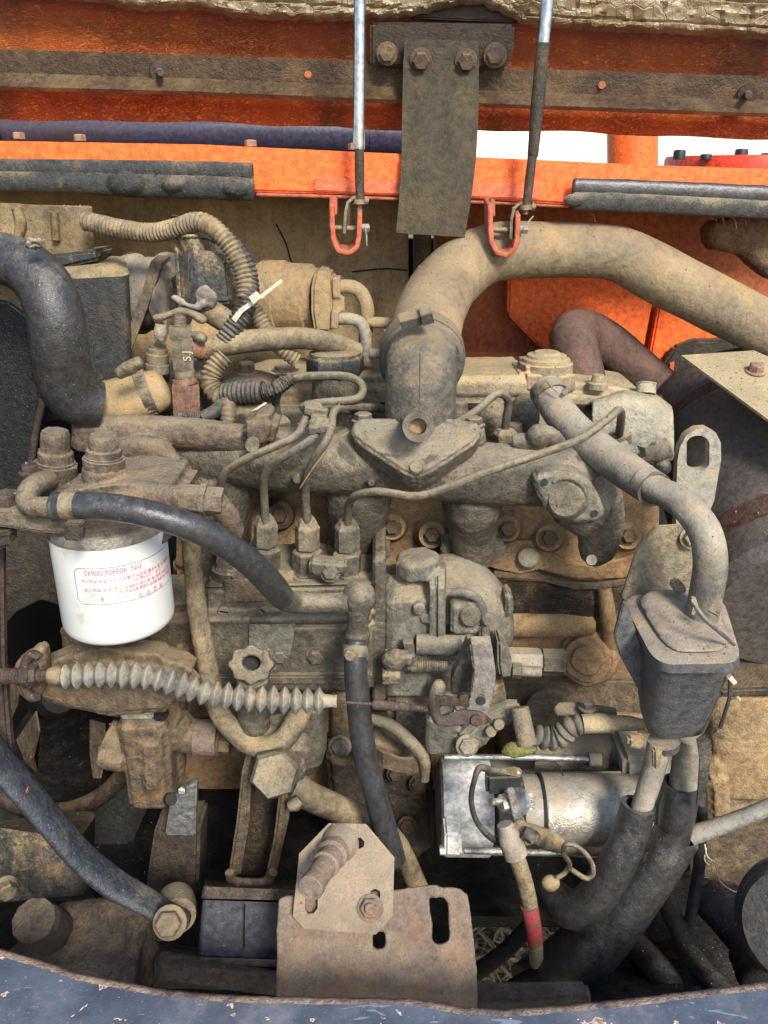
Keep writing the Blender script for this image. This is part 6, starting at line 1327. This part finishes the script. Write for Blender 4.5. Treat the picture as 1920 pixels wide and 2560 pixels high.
for j in range(140):
    u = -280 + j * 2480 / 139; v = float(np.interp(u, [b[0] for b in bl], [b[1] for b in bl]))
    v += 2.5 * noise.noise(Vector((u * .03, 0, 1))) + 1.5 * noise.noise(Vector((u * .1, 0, 2)))
    p = VZ(u, v, -.555); col = []
    d = Vector((p.x * .15, -1, 0)).normalized()
    col = [p + Vector((0, .004, -.06)), p + Vector((0, .003, -.008)), p + Vector((0, .001, -.002)), p + d * .003]
    for q in (.006, .012, .02, .035, .05, .07, .10, .14, .2, .28): col.append(p + d * q + Vector((0, 0, -.02 * (q / .2) ** 2 - .0015 * noise.noise(p * 30 + Vector((0, q * 20, 0))))))
    grid.append(col)
t = thing('counterweight', 'chipped blue counterweight rim in front of the engine bay', 'counterweight')
obj('painted_face', G().sheet([c[4:] for c in grid]), 'blue_paint', t, ang=60)
obj('worn_rim', G().sheet([c[:5] for c in grid]), 'rim_rust', t, ang=60)
# ------------------------------------------------------------------ loose crumbs and fibres lying on upward surfaces
for o in ALL:
    if o.type == 'EMPTY': continue
finalize()
bpy.context.view_layer.update()
dg = bpy.context.evaluated_depsgraph_get()
rnd = random.Random(11); g = G(); fb = G(); nfb = 0
skip = ('hood', 'frame_bar', 'bay_shade_roof', 'hood_latch_tongue', 'gas_strut', 'counterweight', 'ground', 'straw_litter', 'fuel_filter', 'bolted_flange', 'orange_post', 'radiator_hose', 'fuel_hose', 'drain_hose', 'brace_bar', 'starter_motor', 'cable_tie')
for i in range(9000):
    o_ = Vector((rnd.uniform(-.48, .58), rnd.uniform(.48, 1.06), 1.57))
    ok, p, n, idx, ob, mx = SC.ray_cast(dg, o_, Vector((rnd.uniform(-.25, .25), rnd.uniform(-.1, .45), -1)).normalized(), distance=1.0)
    if not ok or n.z < .25: continue
    root = ob
    while root.parent: root = root.parent
    if root.name.split('.')[0] in skip: continue
    if rnd.random() > .25 + .75 * n.z: continue
    if nfb < 260 and rnd.random() < .03:
        nfb += 1; a = rnd.uniform(0, 6.28); L = rnd.uniform(.004, .011); q = Vector((math.cos(a), math.sin(a), 0)); q = (q - n * q.dot(n)).normalized(); s_ = n.cross(q) * rnd.uniform(-.3, .3) * L
        k = S(p); pts = [p + n * .0008, p + q * L * .5 + s_ + n * .0016, p + q * L + n * .0008]
        fb.tube(pts, r=.55, n=4, step=6)
    else:
        r = rnd.choice((.0004, .0006, .0006, .0008, .0012)) * rnd.uniform(.7, 1.3); c = p + n * r * .4
        x, y, z = frame_of(n); a = rnd.uniform(0, 6.28)
        vs = [c + (x * math.cos(a + k * 2.09) + y * math.sin(a + k * 2.09)) * r * rnd.uniform(.8, 1.4) - n * r * .5 for k in range(3)] + [c + n * r * rnd.uniform(.4, 1.0)]
        g.add(vs, [(0, 1, 3), (1, 2, 3), (2, 0, 3), (0, 2, 1)])
obj('dust_crumbs', g, 'crumbs', label='loose dust crumbs lying all over the engine', cat='dust', kind='stuff')
obj('dust_fibres', fb, 'straw', label='fine pale fibres and hairs caught on the engine', cat='fibres', kind='stuff')
finalize()
